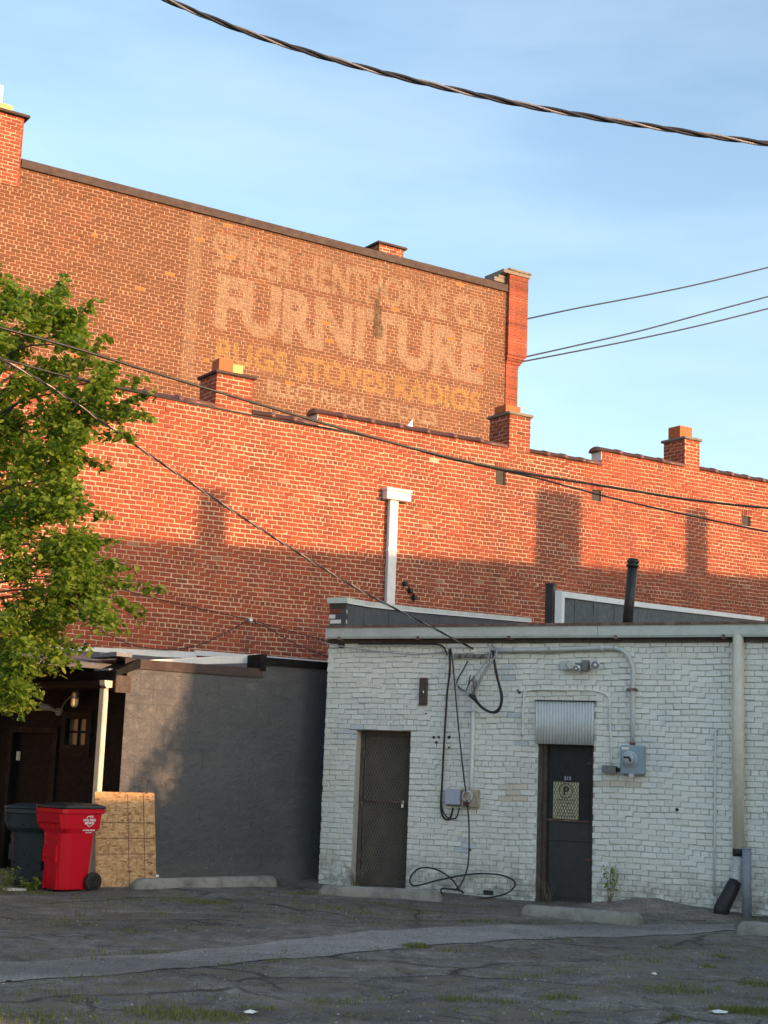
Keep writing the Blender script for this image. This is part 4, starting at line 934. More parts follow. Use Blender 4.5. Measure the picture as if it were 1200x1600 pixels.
# round cream downspout with flexible drain and boot
def downspout():
    p = bpy.data.objects.new('downspout', None); COL.objects.link(p); place(p, wp(1155, 1420, .12), bw)
    sx = W.uv(1154, 1170, .08)[0]; zb = W.uv(1154, 1330, .08)[1]
    P1('pipe', MAT['cream_metal'], p, lambda m: m.tube([W.pt(sx, .085, GZ+.03), W.pt(sx, .085, zb)], .068, 20))
    P1('back_strip', MAT['cream_metal'], p, lambda m: m.box(W, sx-.085, sx-.05, .0, .07, zb, GZ-.06))
    P1('coupling', MAT['rubber'], p, lambda m: m.tube([W.pt(sx, .085, zb-.06), W.pt(sx, .085, zb+.03)], .073, 20))
    def flex(m):
        z = np.linspace(zb-.05, zb-.40, 50); sh = np.linspace(0, 1, 50)**2
        m.tube([W.pt(sx-.05*q, .085+.02*q, zz) for zz, q in zip(z, sh)], [.066+.008*(1 if (i//2) % 2 else -1) for i in range(50)], 16)
    P1('flex_pipe', MAT['galv'], p, flex)
    P1('boot', MAT['rubber'], p, lambda m: m.tube([W.pt(sx-.04, .10, zb-.36), W.pt(sx-.06, .13, zb-.42), W.pt(sx-.17, .24, .06), W.pt(sx-.18, .25, -.05)], [.075, .085, .095, .095], 16))
downspout()
def post():
    s, o = W.uv(1167, 1400, .2)[0], .2; zt = W.uv(1167, 1327, .2)[1]
    p = thing('steel_post', W.pt(s, o, -.05), 'grey steel guard post standing beside the downspout drain', 'bollard')
    P1('pipe', MAT['steel_post'], p, lambda m: m.tube([W.pt(s, o, -.06), W.pt(s, o, zt)], .055, 18))
    P1('cap', MAT['steel_post'], p, lambda m: m.tube([W.pt(s, o, zt-.002), W.pt(s, o, zt+.012), W.pt(s, o, zt+.022)], [.058, .054, .03], 18))
post()
ob = P1('white_rod', MAT['pvc'], None, lambda m: m.tube(np.vstack([path([(1122, 1140, .0), (1119, 1140, .03)], n=2), path([(1118, 1142, .03), (1115.5, 1400, .03)], n=2)]), .013, 8)); tag(ob, 'thin white plastic pipe running down the wall left of the cream downspout', 'pipe')

# ================================================================== DARK BLOCK BUILDING
DZ1 = D.uv(300, 1040)[1]; DZ2 = D.uv(450, 1031)[1]; K0 = D.uv(192, 1150)[0]; DSM = D.uv(408, 1040)[0]; DE = D.uv(512, 1200)[0]+.4
bd = thing('charcoal_block_building', D.pt(-1.5, -.8, 0), 'charcoal painted block building with porch, wedged between white wall and red bin', 'building')
def dwall():
    m = MB(); m.box(D, K0+.004, DSM, -.2, -.004, -.1, DZ1-.02); m.box(D, DSM, DE, -.2, -.004, -.1, DZ2-.02)
    return m.build('wall', MAT['dark_block'], bd)
dw = dwall(); DC = .2
Bd = []
for k in range(16):
    z0 = -.09+k*DC
    for (a, b, zt) in ((K0, DSM-.0, DZ1), (DSM, DE, DZ2)):
        pass
    s = K0-(k % 2)*.2
    while s < DE:
        a, b = max(s, K0), min(s+.4, DE)
        zt = DZ2 if a > DSM-.05 else DZ1
        if b-a > .03 and z0 < zt-.03: Bd.append((a+.0006, b-.0006, z0+.0006, min(z0+DC-.0006, zt-.01)))
        s += .4
brickwork(D, np.array(Bd), MAT['dark_block'], dw, 0, -.05, .0012, .0014, 19, (3, 2), None, 300, None, piece='block', rest_name='blocks', wamp=.3)
P1('coping', MAT['brown_metal'], bd, lambda m: m.prism([(-.28, DZ1+.05), (.03, DZ1+.03), (.036, DZ1-.10), (.028, DZ1-.10), (.018, DZ1), (-.28, DZ1)], D, 's', K0-.05, DSM+.02))
P1('coping', MAT['black_trim'], bd, lambda m: m.prism([(-.28, DZ2+.03), (.035, DZ2+.01), (.040, DZ2-.10), (.032, DZ2-.10), (.022, DZ2-.02), (-.28, DZ2-.02)], D, 's', DSM+.0, DE))
P1('coping_end', MAT['black_trim'], bd, lambda m: m.box(D, DSM-.04, DSM+.06, -.35, .046, DZ1-.0, DZ2+.045))
ODO = float((O.P-D.P)@D.n)                 # O lies this far behind D (negative)
# roof sheet sloping up to the orange wall, white edge metal and wall flashing
zf0 = O.uv(250, 1021)[1]
P1('roof', MAT['roof'], bd, lambda m: m.prism([(-.2, DZ1-.12), (ODO+.01, zf0-.12), (ODO+.01, zf0-.05), (-.2, DZ1-.05)], D, 's', K0-2.6, DE+.5))
e0, e1 = D.uv(205, 1034, -.35), D.uv(402, 1028, -.35)
P1('edge_metal', MAT['white_metal'], bd, lambda m: m.prism([(e0[0], e0[1]-.06), (e1[0], e1[1]-.07), (e1[0], D.uv(402, 1022, -.35)[1]), (e0[0]-.02, D.uv(205, 1033, -.35)[1])], D, 'o', -.37, -.35))
P1('wall_flashing', MAT['white_metal'], bd, lambda m: (m.prism([(O.uv(-40, 1013)[0], O.uv(-40, 1013)[1]), (O.uv(306, 1019)[0], O.uv(306, 1026)[1]-.03), (O.uv(306, 1019)[0], O.uv(306, 1019)[1]), (O.uv(-40, 1013)[0], O.uv(-40, 1008)[1]+.05)], O, 'o', .002, .03), m.box(O, O.uv(303, 1020)[0], O.uv(520, 1030)[0], .002, .03, O.uv(303, 1022)[1]-.02, O.uv(303, 1016)[1])))
# porch side: wall set at an angle, running back to the left
SAZ = -48
KP = D.pt(K0, 0, 0)
Sf = Frame(KP, SAZ+180)                    # s runs right towards the corner, so use negative s
SL = -3.3
SZ = 2.70
def porch():
    # wall
    dr = (Sf.uv(18, 1200)[0], Sf.uv(82, 1200)[0], -.1, Sf.uv(60, 1145)[1]); wn_ = (Sf.uv(104, 1145)[0], Sf.uv(136, 1145)[0], Sf.uv(120, 1164)[1], Sf.uv(120, 1123)[1])
    m = MB(); off = 0
    m.box(Sf, SL, dr[0], -.2, off, -.1, SZ+.1); m.box(Sf, dr[0], dr[1], -.2, off, dr[3], SZ+.1); m.box(Sf, dr[1], wn_[0], -.2, off, -.1, SZ+.1)
    m.box(Sf, wn_[0], wn_[1], -.2, off, -.1, wn_[2]); m.box(Sf, wn_[0], wn_[1], -.2, off, wn_[3], SZ+.1); m.box(Sf, wn_[1], -.012, -.2, off, -.1, SZ+.1)
    m.build('side_wall', MAT['black_paint'], bd)
    p = bpy.data.objects.new('door', None); COL.objects.link(p); place(p, Sf.pt((dr[0]+dr[1])/2, 0, 0), bd); p['label'] = 'black door in the shaded porch'
    a, b, z = dr[0], dr[1], dr[3]
    P1('frame', MAT['black_trim'], p, lambda m: (m.box(Sf, a-.09, a, -.05, .03, -.05, z+.08), m.box(Sf, b, b+.09, -.05, .03, -.05, z+.08), m.box(Sf, a, b, -.05, .03, z, z+.08)))
    P1('stop', MAT['black_trim'], p, lambda m: m.box(Sf, b-.05, b-.012, -.08, .012, -.05, z-.001))
    P1('leaf', MAT['black_paint'], p, lambda m: m.box(Sf, a+.001, b-.001, -.12, -.07, -.05, z-.001))
    P1('handle', MAT['galv'], p, lambda m: m.box(Sf, a+.05, a+.09, -.07, -.03, Sf.uv(28, 1188)[1], Sf.uv(28, 1174)[1]))
    q = bpy.data.objects.new('window', None); COL.objects.link(q); place(q, Sf.pt((wn_[0]+wn_[1])/2, 0, wn_[2]), bd)
    a, b, z0, z1 = wn_
    P1('frame', MAT['black_trim'], q, lambda m: (m.box(Sf, a-.1, a, -.03, .028, z0-.16, z1+.1), m.box(Sf, b, b+.1, -.03, .028, z0-.16, z1+.1), m.box(Sf, a, b, -.03, .028, z1, z1+.1), m.box(Sf, a, b, -.03, .028, z0-.16, z0)))
    P1('muntin', MAT['black_trim'], q, lambda m: (m.box(Sf, (a+b)/2-.015, (a+b)/2+.015, -.06, -.02, z0, z1), m.box(Sf, a, (a+b)/2-.0151, -.06, -.021, (z0+z1)/2-.015, (z0+z1)/2+.015), m.box(Sf, (a+b)/2+.0151, b, -.06, -.021, (z0+z1)/2-.015, (z0+z1)/2+.015)))
    for i in range(2):
        for j in range(2):
            s0 = a+(b-a)/2*i+.004; y0 = z0+(z1-z0)/2*j+.004
            P1('pane', MAT['pane'], q, lambda m: m.box(Sf, s0, s0+(b-a)/2-.008, -.05, -.044, y0, y0+(z1-z0)/2-.008))
    # roof edge, fascia, gutter, downspout
    g = .34
    gx0, gx1 = -3.0, Sf.uv(173, 1068, g)[0]; gzb = Sf.uv(110, 1076, g)[1]; gzt = Sf.uv(110, 1065, g)[1]
    P1('porch_roof', MAT['black_trim'], bd, lambda m: m.prism([(-.1, SZ+.20), (g-.03, gzt+.14), (g-.03, gzt+.05), (-.1, SZ+.08)], Sf, 's', SL, gx1+.05))
    P1('fascia', MAT['black_trim'], bd, lambda m: m.box(Sf, SL, gx1+.05, g-.06, g-.03, gzb-.02, gzt+.13))
    P1('end_board', MAT['old_wood'], bd, lambda m: m.box(Sf, gx1+.05, gx1+.075, .06, g-.03, gzb-.05, gzt+.08))
    P1('porch_gutter', MAT['black_trim'], bd, lambda m: m.prism([(g-.028, gzb+.01), (g+.07, gzb), (g+.10, gzb+.04), (g+.105, gzt), (g+.093, gzt), (g+.085, gzb+.045), (g+.06, gzb+.012), (g-.018, gzb+.02), (g-.018, gzt), (g-.028, gzt)], Sf, 's', gx0, gx1))
    P1('gutter_end', MAT['cream_metal'], bd, lambda m: m.prism([(g-.028, gzb+.01), (g+.07, gzb), (g+.10, gzb+.04), (g+.108, gzt+.004), (g-.028, gzt+.004)], Sf, 's', gx1-.10, gx1+.006))
    P1('downspout', MAT['cream_metal'], bd, lambda m: m.box(Sf, gx1-.17, gx1-.06, g-.03, g+.05, .02, gzb+.02, .012))
    for i in range(4):
        P1('shingle', MAT['shingle'], bd, lambda m: m.box(Sf, gx1-.72+.17*i, gx1-.555+.17*i, -.03+.005*(i % 2), g-.12+.02*(i % 2), SZ+.205+.004*i, SZ+.26+.004*i))
    P1('shingle', MAT['shingle'], bd, lambda m: m.box(Sf, gx1-.42, gx1-.1, g-.12, g-.03, gzt+.145, gzt+.17))
    # lamp: jelly-jar on conduit, security light
    c = Sf.uv(115, 1094, .12)
    p = thing('porch_lamp', Sf.pt(c[0], .1, c[1]-.1), 'jar-shaped porch lamp with pale glass above the small window', 'lamp')
    P1('lamp_base', MAT['meter_dark'], p, lambda m: m.tube([Sf.pt(c[0], .10, c[1]+.02), Sf.pt(c[0], .10, c[1]+.09), Sf.pt(c[0], .10, c[1]+.12)], [.052, .05, .03], 16))
    P1('arm', MAT['meter_dark'], p, lambda m: m.tube(spline([Sf.pt(c[0], .10, c[1]+.11), Sf.pt(c[0]-.02, .06, c[1]+.13), Sf.pt(c[0]-.05, .01, c[1]+.10), Sf.pt(c[0]-.05, -.01, c[1]+.08)], 5), .012, 8))
    P1('jar', MAT['lamp_glass'], p, lambda m: m.tube([Sf.pt(c[0], .10, c[1]+.02), Sf.pt(c[0], .10, c[1]-.05), Sf.pt(c[0], .10, c[1]-.085), Sf.pt(c[0], .10, c[1]-.098)], [.052, .054, .042, .015], 16))
    e = Sf.uv(90, 1112, .06)
    p = thing('security_light', Sf.pt(e[0], .05, e[1]), 'small grey security light on a round box beside the porch lamp', 'light')
    P1('box', MAT['meter_dark'], p, lambda m: m.disc(Sf.pt(e[0], .0, e[1]), Sf.n, .055, .06, 14))
    P1('lamp_head', MAT['meter_dark'], p, lambda m: m.tube([Sf.pt(e[0], .05, e[1]), Sf.pt(e[0]-.08, .10, e[1]+.03), Sf.pt(e[0]-.10, .13, e[1]+.05), Sf.pt(e[0]-.2, .22, e[1]+.06)], [.02, .025, .045, .06], 14))
    P1('conduit', MAT['meter_dark'], p, lambda m: m.tube(spline([Sf.pt(e[0]+.04, .03, e[1]+.03), Sf.pt(e[0]+.14, .04, e[1]+.14), Sf.pt(c[0]-.06, .05, c[1]+.11), Sf.pt(c[0]-.05, .02, c[1]+.1)], 6), .010, 8))
porch()

# ================================================================== LOOSE THINGS IN THE LOT
# wheel stops
def stop(A, B, label, hh=.15, wd=.16):
    A, B = np.array(A[:2]), np.array(B[:2]); L = np.linalg.norm(B-A); d = (B-A)/L
    f = Frame((A[0], A[1], 0), math.degrees(math.atan2(d[0], d[1]))); zg = min(gz(A), gz(B))-.01
    n = 26; K = 9; V = []; r = np.random.default_rng(int(L*1000))
    prof = [(-wd, 0), (-wd, .55), (-wd*.8, .85), (-wd*.5, 1), (0, 1.02), (wd*-.0+.03, 1.0), (.055, .85), (.07, .5), (.075, 0)]
    for i in range(n+1):
        t = i/n; s = t*L; e = min(t, 1-t)*L; k = 1 if e > .09 else .62+.38*math.sqrt(max(0, 1-(1-e/.09)**2))
        for o, z in prof:
            V.append((s+r.normal(0, .004), (o+wd*.3)*k-wd*.3+r.normal(0, .004), zg+z*hh*k+r.normal(0, .003)*(z > 0)))
    Fc = [(i*K+j, i*K+j+1, (i+1)*K+j+1, (i+1)*K+j) for i in range(n) for j in range(K-1)]+[tuple(range(K)), tuple(n*K+j for j in range(K))]
    m = MB(); m.add(f.pts(V), Fc, True); ob = m.build('wheel_stop', MAT['concrete'])
    return tag(ob, label, 'wheel stop', 'concrete wheel stops along the walls')
stop(gnd(209, 1389), gnd(431, 1383), 'concrete wheel stop in front of the charcoal wall beside the board')
stop(gnd(498, 1396), gnd(690, 1405), 'concrete wheel stop in front of the mesh-covered grey door')
stop(gnd(815, 1426), gnd(1002, 1440), 'concrete wheel stop in front of the black door')
stop(gnd(1152, 1456), gnd(1330, 1468), 'concrete wheel stop in front of the downspout and steel post')
# strand board leaning on the wall
def board():
    A = gnd(150, 1386); f = Frame((A[0], A[1], 0), 57); wd = f.uv(241, 1386)[0]*1.04
    # top edge meets the ray through the photographed top edge where the board leans back
    lean = .24; d = ray(200, 1238)
    P0 = f.pt(0, -lean, 0); t = ((P0-CAMP)@f.n)/(d@f.n); zt = (CAMP+d*t)[2]; zb = gz(A)-.005
    zt = float(zt); L = math.hypot(lean, zt-zb); th = .011
    up = np.array([-lean/L, (zt-zb)/L]); nn = np.array([up[1], -up[0]])
    p = thing('strand_board', A, 'sheet of strand board with dark layout lines leaning on the charcoal wall', 'board')
    def slab(m, s0, s1, v0, v1, t0, t1):
        m.add(f.pts([(s, up[0]*v+nn[0]*t, zb+up[1]*v+nn[1]*t) for v in (v0, v1) for t in (t0, t1) for s in (s0, s1)]), [(0, 1, 3, 2), (4, 6, 7, 5), (0, 4, 5, 1), (2, 3, 7, 6), (0, 2, 6, 4), (1, 5, 7, 3)])
    P1('sheet', MAT['osb'], p, lambda m: slab(m, 0, wd, 0, L, -th, 0))
    for v in (.675, .51, .345): P1('layout_line', MAT['pencil'], p, lambda m: slab(m, .01, wd-.01, v*L-.004, v*L+.004, 0, .0012))
    for s in (.545, .81): P1('layout_line', MAT['pencil'], p, lambda m: slab(m, s*wd-.004, s*wd+.004, .01, L-.02, .0003, .0015))
    P1('chip', MAT['paper'], p, lambda m: slab(m, wd*.985, wd*1.03, .12, .15, .0, .02))
board()
# wheeled bins
def bin_(name, base, az, label, body, lid, h=1.0, logo=False, k=.9):
    f = Frame((base[0], base[1], 0), az); z0 = gz(base)    # s = back-to-front axis reversed: +s towards wheels, +o = side facing viewer
    p = thing(name, (base[0], base[1], z0), label, 'bin', 'wheeled bins by the porch')
    def ringpts(hx, hy, c, z, dx=0, seg=3):
        out = []
        for cx, cy, a0 in ((hx-c, hy-c, 0), (-hx+c, hy-c, 90), (-hx+c, -hy+c, 180), (hx-c, -hy+c, 270)):
            for k in range(seg+1):
                t = rad(a0+90*k/seg); out.append((dx+cx+c*math.cos(t), cy+c*math.sin(t), z0+z*h))
        return out
    def loft(m, lv, seg=3):
        V = []; n = 4*(seg+1)
        for hx, hy, c, z, dx in lv: V += ringpts(hx*k+.003, hy*k+.003, c*k, z, dx, seg)
        Fc = [(i*n+k, i*n+(k+1) % n, (i+1)*n+(k+1) % n, (i+1)*n+k) for i in range(len(lv)-1) for k in range(n)]+[tuple(range(n-1, -1, -1)), tuple((len(lv)-1)*n+k for k in range(n))]
        m.add(f.pts(V), Fc, False)
    B_ = P1('body', body, p, lambda m: loft(m, [(.245, .215, .13, .03, 0), (.25, .22, .135, .06, 0), (.285, .262, .15, .66, 0), (.288, .265, .15, .68, 0), (.315, .29, .075, .735, 0), (.325, .302, .07, .90, 0), (.326, .303, .07, .905, 0)]))
    P1('rim', body, p, lambda m: loft(m, [(.345, .318, .07, .905, 0), (.355, .328, .07, .912, 0), (.355, .328, .07, .958, 0), (.345, .318, .07, .962, 0)]))
    P1('lid', lid, p, lambda m: loft(m, [(.365, .330, .07, .962, .005), (.372, .338, .08, .972, .005), (.365, .33, .09, .992, .005), (.27, .25, .10, 1.02, .02), (.10, .10, .05, 1.028, .03)]))
    # lift pocket and bar on the front (−s) face
    P1('lift_skirt', body, p, lambda m: m.prism([(-.33, z0+.905*h), (-.28, z0+.905*h), (-.28, z0+.77*h), (-.315, z0+.80*h)], f, 'o', -.235, .235))
    for o in (-.22, -.11, 0, .11, .22): P1('lift_rib', body, p, lambda m: m.prism([(-.32, z0+.80*h), (-.28, z0+.77*h), (-.265, z0+.70*h)], f, 'o', o-.006, o+.006))
    P1('grab_rail', body, p, lambda m: (m.box(f, -.275, -.24, -.12, .12, z0+.605*h, z0+.625*h), m.box(f, -.265, -.23, -.12, .12, z0+.40*h, z0+.42*h)))
    P1('guide', body, p, lambda m: (m.box(f, -.272, -.235, -.13, -.118, z0+.34*h, z0+.53*h)))
    for q0, q1, q2, q3, q4, q5 in ((-.272, -.235, .118, .13, .34, .53), (-.243, -.21, -.13, -.115, .03, .24), (-.243, -.21, .115, .13, .03, .24)):
        P1('guide', body, p, lambda m: m.box(f, q0, q1, q2, q3, z0+q4*h, z0+q5*h))
    P1('handle', lid, p, lambda m: m.tube([f.pt(.345, -.22, z0+.94*h), f.pt(.345, .22, z0+.94*h)], .017, 10))
    for sg in (-1, 1):
        wh = bpy.data.objects.new('wheel', None); COL.objects.link(wh); c = f.pt(.215, sg*.25, z0+.115); place(wh, c, p)
        nn = f.n*sg
        P1('tyre', MAT['rubber'], wh, lambda m: m.tube([c-nn*.03, c-nn*.02, c+nn*.022, c+nn*.03], [.104, .115, .115, .104], 28))
        P1('rim', MAT['black_plastic'], wh, lambda m: m.tube([c+nn*.029, c+nn*.034], [.082, .078], 28))
        def spokes(m):
            for k in range(6):
                t = 2*math.pi*k/6; d_ = f.d*math.cos(t)+np.array([0, 0, math.sin(t)]); m.tube([c+nn*.034+d_*.012, c+nn*.036+d_*.075], .010, 6)
            m.disc(c+nn*.03, nn, .024, .016, 12)
        P1('spokes', MAT['rubber'], wh, spokes)
    P1('axle', MAT['steel_post'], p, lambda m: m.tube([f.pt(.215, -.23, z0+.115), f.pt(.215, .23, z0+.115)], .012, 8))
    if logo:
        zc = z0+.79*h; sc = .09; tl = lambda z: .2705+.063*(z-zc)
        def pl(m, P): # polygon on the side face
            m.add(f.pts([(s, tl(z)+.0025, z) for s, z in P]), [tuple(range(len(P)))])
        def logo_fn(m):
            s = sc
            pl(m, [(s-.05, zc+.062), (s-.05, zc+.085), (s-.02, zc+.095), (s-.02, zc+.085), (s-.04, zc+.078), (s-.04, zc+.062)])
            pl(m, [(s-.02, zc+.095), (s+.04, zc+.098), (s+.045, zc+.065), (s+.036, zc+.065), (s+.03, zc+.088), (s-.02, zc+.085)])
            pl(m, [(s-.005, zc+.062), (s+.01, zc+.082), (s+.018, zc+.078), (s+.008, zc+.062)])
            pl(m, [(s-.045, zc-.012), (s-.005, zc-.038), (s+.055, zc-.012), (s+.042, zc-.012), (s-.002, zc-.028), (s-.03, zc-.012)])
        P1('logo', MAT['white_print'], p, logo_fn)
        def tx(m, t, s0, s1, y0, y1, b=.05):
            V, tr = text_tris(t, b); A = np.stack([s0+V[:, 0]*(s1-s0), np.zeros(len(V)), y0+V[:, 1]*(y1-y0)], 1); A[:, 1] = tl(A[:, 2])+.003; m.add(f.pts(A), tr.tolist())
        for t, a_, b_, y0, y1, bb in (('LOCAL WASTE', -.10, .085, .028, .058, .06), ('SERVICES', -.075, .065, -.006, .022, .06), ('CUSTOMER SERVICE', -.095, .085, -.085, -.068, .05), ('CALL TODAY', -.05, .05, -.11, -.095, .05)):
            P1('lettering', MAT['white_print'], p, lambda m: tx(m, t, sc+a_, sc+b_, zc+y0, zc+y1, bb))
rb = gnd(103, 1392); fdir = np.array([rb[0], rb[1]])
bin_('red_bin', (rb[0]-.07, rb[1]+.30), 42, 'red wheeled bin with black lid and white logo beside the strand board', MAT['red_plastic'], MAT['black_plastic'], 1.02, True)
nb = gnd(20, 1385)
bin_('blue_bin', (nb[0]+.12, nb[1]+.45), 97, 'dark blue wheeled bin standing behind the red bin', MAT['navy_plastic'], MAT['navy_plastic'], 1.0)

# gravel heap by the wall
def heap():
    c = (W.pt(W.uv(1040, 1410)[0], .0, 0)+W.pt(W.uv(1040, 1410)[0], .45, 0))/2
    n, m_ = 36, 14; V = []
    for j in range(m_+1):
        for i in range(n+1):
            a = -1.15+2.3*i/n; b = -.02+1.0*j/m_
            p = W.pt(W.uv(1040, 1412)[0]+a, b, 0); hh = .10*math.exp(-((a+.2)/.42)**2)*math.exp(-(b/.36)**2)+.05*math.exp(-((a-.5)/.5)**2-(b/.4)**2)
            e = min(1, min(i, n-i)/4)*min(1, (m_-j)/4); V.append((p[0], p[1], gz(p)-.012+e*(hh+.016+.012*rng.random())))
    Fc = [(j*(n+1)+i, j*(n+1)+i+1, (j+1)*(n+1)+i+1, (j+1)*(n+1)+i) for j in range(m_) for i in range(n)]
    m = MB(); m.add(V, Fc, True); return m.build('gravel_heap', MAT['gravel'], fixn=False)
tag(heap(), 'low heap of loose gravel against the white wall beside the downspout', 'gravel heap', kind='stuff')

# grass, pebbles, weeds
def blades(spots, name, mat, hmin, hmax, wd, lean=.5):
    V, Fc, tn = [], [], []
    for x, y, n, spread in spots:
        for _ in range(int(n*1.5)):
            r = spread*math.sqrt(random.random()); t = random.random()*6.283; px, py = x+r*math.cos(t)*1.5, y+r*math.sin(t); h = random.uniform(hmin, hmax)*(1-.4*r/spread)
            a = random.random()*6.283; dx, dy = math.cos(a), math.sin(a); l = random.uniform(.1, lean)*h; z = gz((px, py))-.004
            b = len(V); w_ = wd*random.uniform(.6, 1.3)
            V += [(px-dy*w_, py+dx*w_, z), (px+dy*w_, py-dx*w_, z), (px+dx*l*.4+dy*w_*.7, py+dy*l*.4-dx*w_*.7, z+h*.6), (px+dx*l*.4-dy*w_*.7, py+dy*l*.4+dx*w_*.7, z+h*.6), (px+dx*l, py+dy*l, z+h)]
            Fc += [(b, b+1, b+2, b+3), (b+3, b+2, b+4)]; tn += [random.random()]*5
    m = MB(); m.add(V, Fc); return m.build(name, mat, attrs={'tone': ('FLOAT', tn)}, fixn=False)
sp = []
for x, y, n, s in ((300, 1407, 260, .34), (330, 1410, 160, .2), (262, 1402, 60, .2), (195, 1403, 70, .15), (120, 1408, 60, .3), (205, 1453, 60, .12), (163, 1480, 40, .15), (235, 1479, 50, .12), (290, 1575, 420, .28), (250, 1578, 150, .2), (330, 1578, 150, .2), (128, 1560, 50, .08), (30, 1590, 350, .45), (70, 1550, 60, .2), (100, 1585, 90, .25),
                   (400, 1565, 60, .1), (650, 1480, 260, .10), (700, 1486, 40, .1), (520, 1556, 90, .15), (590, 1552, 60, .15), (430, 1500, 30, .06), (480, 1396, 180, .25), (520, 1420, 120, .3), (560, 1425, 100, .3), (610, 1412, 80, .2), (660, 1420, 60, .2), (740, 1440, 60, .15), (720, 1560, 110, .12), (780, 1565, 60, .12), (870, 1560, 120, .1), (1115, 1574, 60, .15), (1150, 1576, 260, .14), (1195, 1578, 300, .16), (1190, 1535, 220, .14), (1190, 1580, 200, .2), (1050, 1548, 160, .16), (1105, 1510, 60, .06), (1130, 1494, 50, .08), (1080, 1545, 80, .2), (870, 1463, 40, .1), (1045, 1478, 50, .1), (1000, 1500, 50, .15), (830, 1525, 40, .1), (880, 1520, 40, .1), (1065, 1590, 60, .1), (20, 1392, 160, .25), (60, 1394, 100, .12)):
    g_ = gnd(x, y); sp.append((g_[0], g_[1], n, s))
for _ in range(330):
    g_ = gnd(random.uniform(-10, 1210), random.choice([random.uniform(1390, 1445), random.uniform(1480, 1600)])); sp.append((g_[0], g_[1], random.choice([3, 6, 14]), random.uniform(.04, .22)))
tag(blades(sp, 'grass', MAT['grass'], .015, .065, .0032), 'tufts of short green grass growing in the asphalt cracks', 'grass', kind='stuff')
dp = []
for _ in range(900):
    g_ = gnd(random.uniform(-10, 1210), random.choice([random.uniform(1392, 1450), random.uniform(1392, 1450), random.uniform(1450, 1600)])); dp.append((g_[0], g_[1], random.choice([4, 8, 14]), random.uniform(.05, .35)))
for x, y, n, s in ((450, 1410, 60, .5), (540, 1420, 80, .5), (620, 1430, 70, .5), (350, 1400, 60, .5), (60, 1420, 60, .4), (740, 1420, 60, .5), (60, 1575, 120, .5), (980, 1525, 60, .5), (1060, 1560, 60, .4), (860, 1570, 50, .3), (700, 1550, 50, .4), (500, 1560, 50, .4), (1080, 1480, 50, .5), (200, 1420, 60, .6)):
    g_ = gnd(x, y); dp.append((g_[0], g_[1], n, s))
tag(blades(dp, 'dry_grass', MAT['dry'], .008, .035, .003, 2.2), 'dry straw and dead grass scattered over the asphalt', 'dry grass', kind='stuff')
def pebbles():
    V, Fc = [], []
    for _ in range(520):
        q = gnd(random.uniform(-20, 1220), 1390+210*random.random()**1.2); r = random.choice([.004, .005, .006, .008, .012]); z = gz(q)+r*.3; b = len(V)
        for dx, dy, dz in ((1, 0, 0), (-1, 0, 0), (0, 1, 0), (0, -1, 0), (0, 0, .8), (0, 0, -.8)):
            k = r*random.uniform(.6, 1.3); V.append((q[0]+dx*k, q[1]+dy*k, z+dz*k))
        for i in (4, 5):
            for a_, c_ in ((0, 2), (2, 1), (1, 3), (3, 0)): Fc.append((b+a_, b+c_, b+i))
    m = MB(); m.add(V, Fc); return m.build('pebbles', MAT['stone'])
tag(pebbles(), 'small pale pebbles and chips strewn over the lot', 'pebbles', kind='stuff')
def litter(x, y, r, lab):
    q = gnd(x, y); z = gz(q)+.004; n = 12; V = [(q[0], q[1], z+.025)]
    for k in range(n):
        t = 6.283*k/n; rr = r*random.uniform(.6, 1.2); V.append((q[0]+rr*math.cos(t)*1.5, q[1]+rr*math.sin(t), z+random.uniform(0, .015)))
    m = MB(); m.add(V, [(0, 1+k, 1+(k+1) % n) for k in range(n)]+[tuple(range(n, 0, -1))]); tag(m.build('litter', MAT['paper']), lab, 'litter')
litter(1123, 1580, .05, 'crumpled white paper lying on the asphalt beside a grass tuft at the lot edge')
litter(392, 1571, .035, 'small white scrap beside the largest grass patch')
litter(1022, 1525, .018, 'tiny white scrap on bare asphalt far from any tuft')
def flat_litter():
    A = gnd(6, 1387); f = Frame((A[0], A[1], 0), 75); z = gz(A)
    ob = P1('flat_board', MAT['paper'], None, lambda m: m.box(f, 0, .27, -.12, .0, z, z+.03, .004)); tag(ob, 'flat white scrap of board lying at the foot of the dark blue bin', 'scrap')
flat_litter()
def weed(x, y, n, h, spread, name, lab, leafy, mat='dry', off=None):
    q = gnd(x, y) if off is None else off; z = gz(q)-.01
    p = thing(name, (q[0], q[1], z), lab, 'weed', None); V = []; m = MB(); lv = []
    for i in range(n):
        a = random.random()*6.283; tip = np.array([q[0]+math.cos(a)*spread*random.uniform(.4, 1), q[1]+math.sin(a)*spread*.5*random.uniform(.4, 1), z+h*random.uniform(.5, 1)])
        mid = (np.array([q[0], q[1], z])+tip)/2+np.array([0, 0, h*.15])+np.random.default_rng(i).normal(0, .02, 3)
        P = spline([(q[0]+random.gauss(0, .02), q[1]+random.gauss(0, .02), z), mid, tip], 5); m.tube(P, np.linspace(.004, .0015, len(P)), 5); lv += [P[k] for k in range(3, len(P))]
    m.build('stems', MAT[mat], p, attrs={'tone': ('FLOAT', np.full(m.n, .5))})
    if leafy:
        m = MB(); tn = []
        for P in lv:
            for _ in range(leafy):
                leaf(m, P+np.random.default_rng(len(tn)).normal(0, .012, 3), .045, tn)
        m.build('leaves', MAT['leaf'], p, attrs={'tone': ('FLOAT', tn)}, fixn=False)
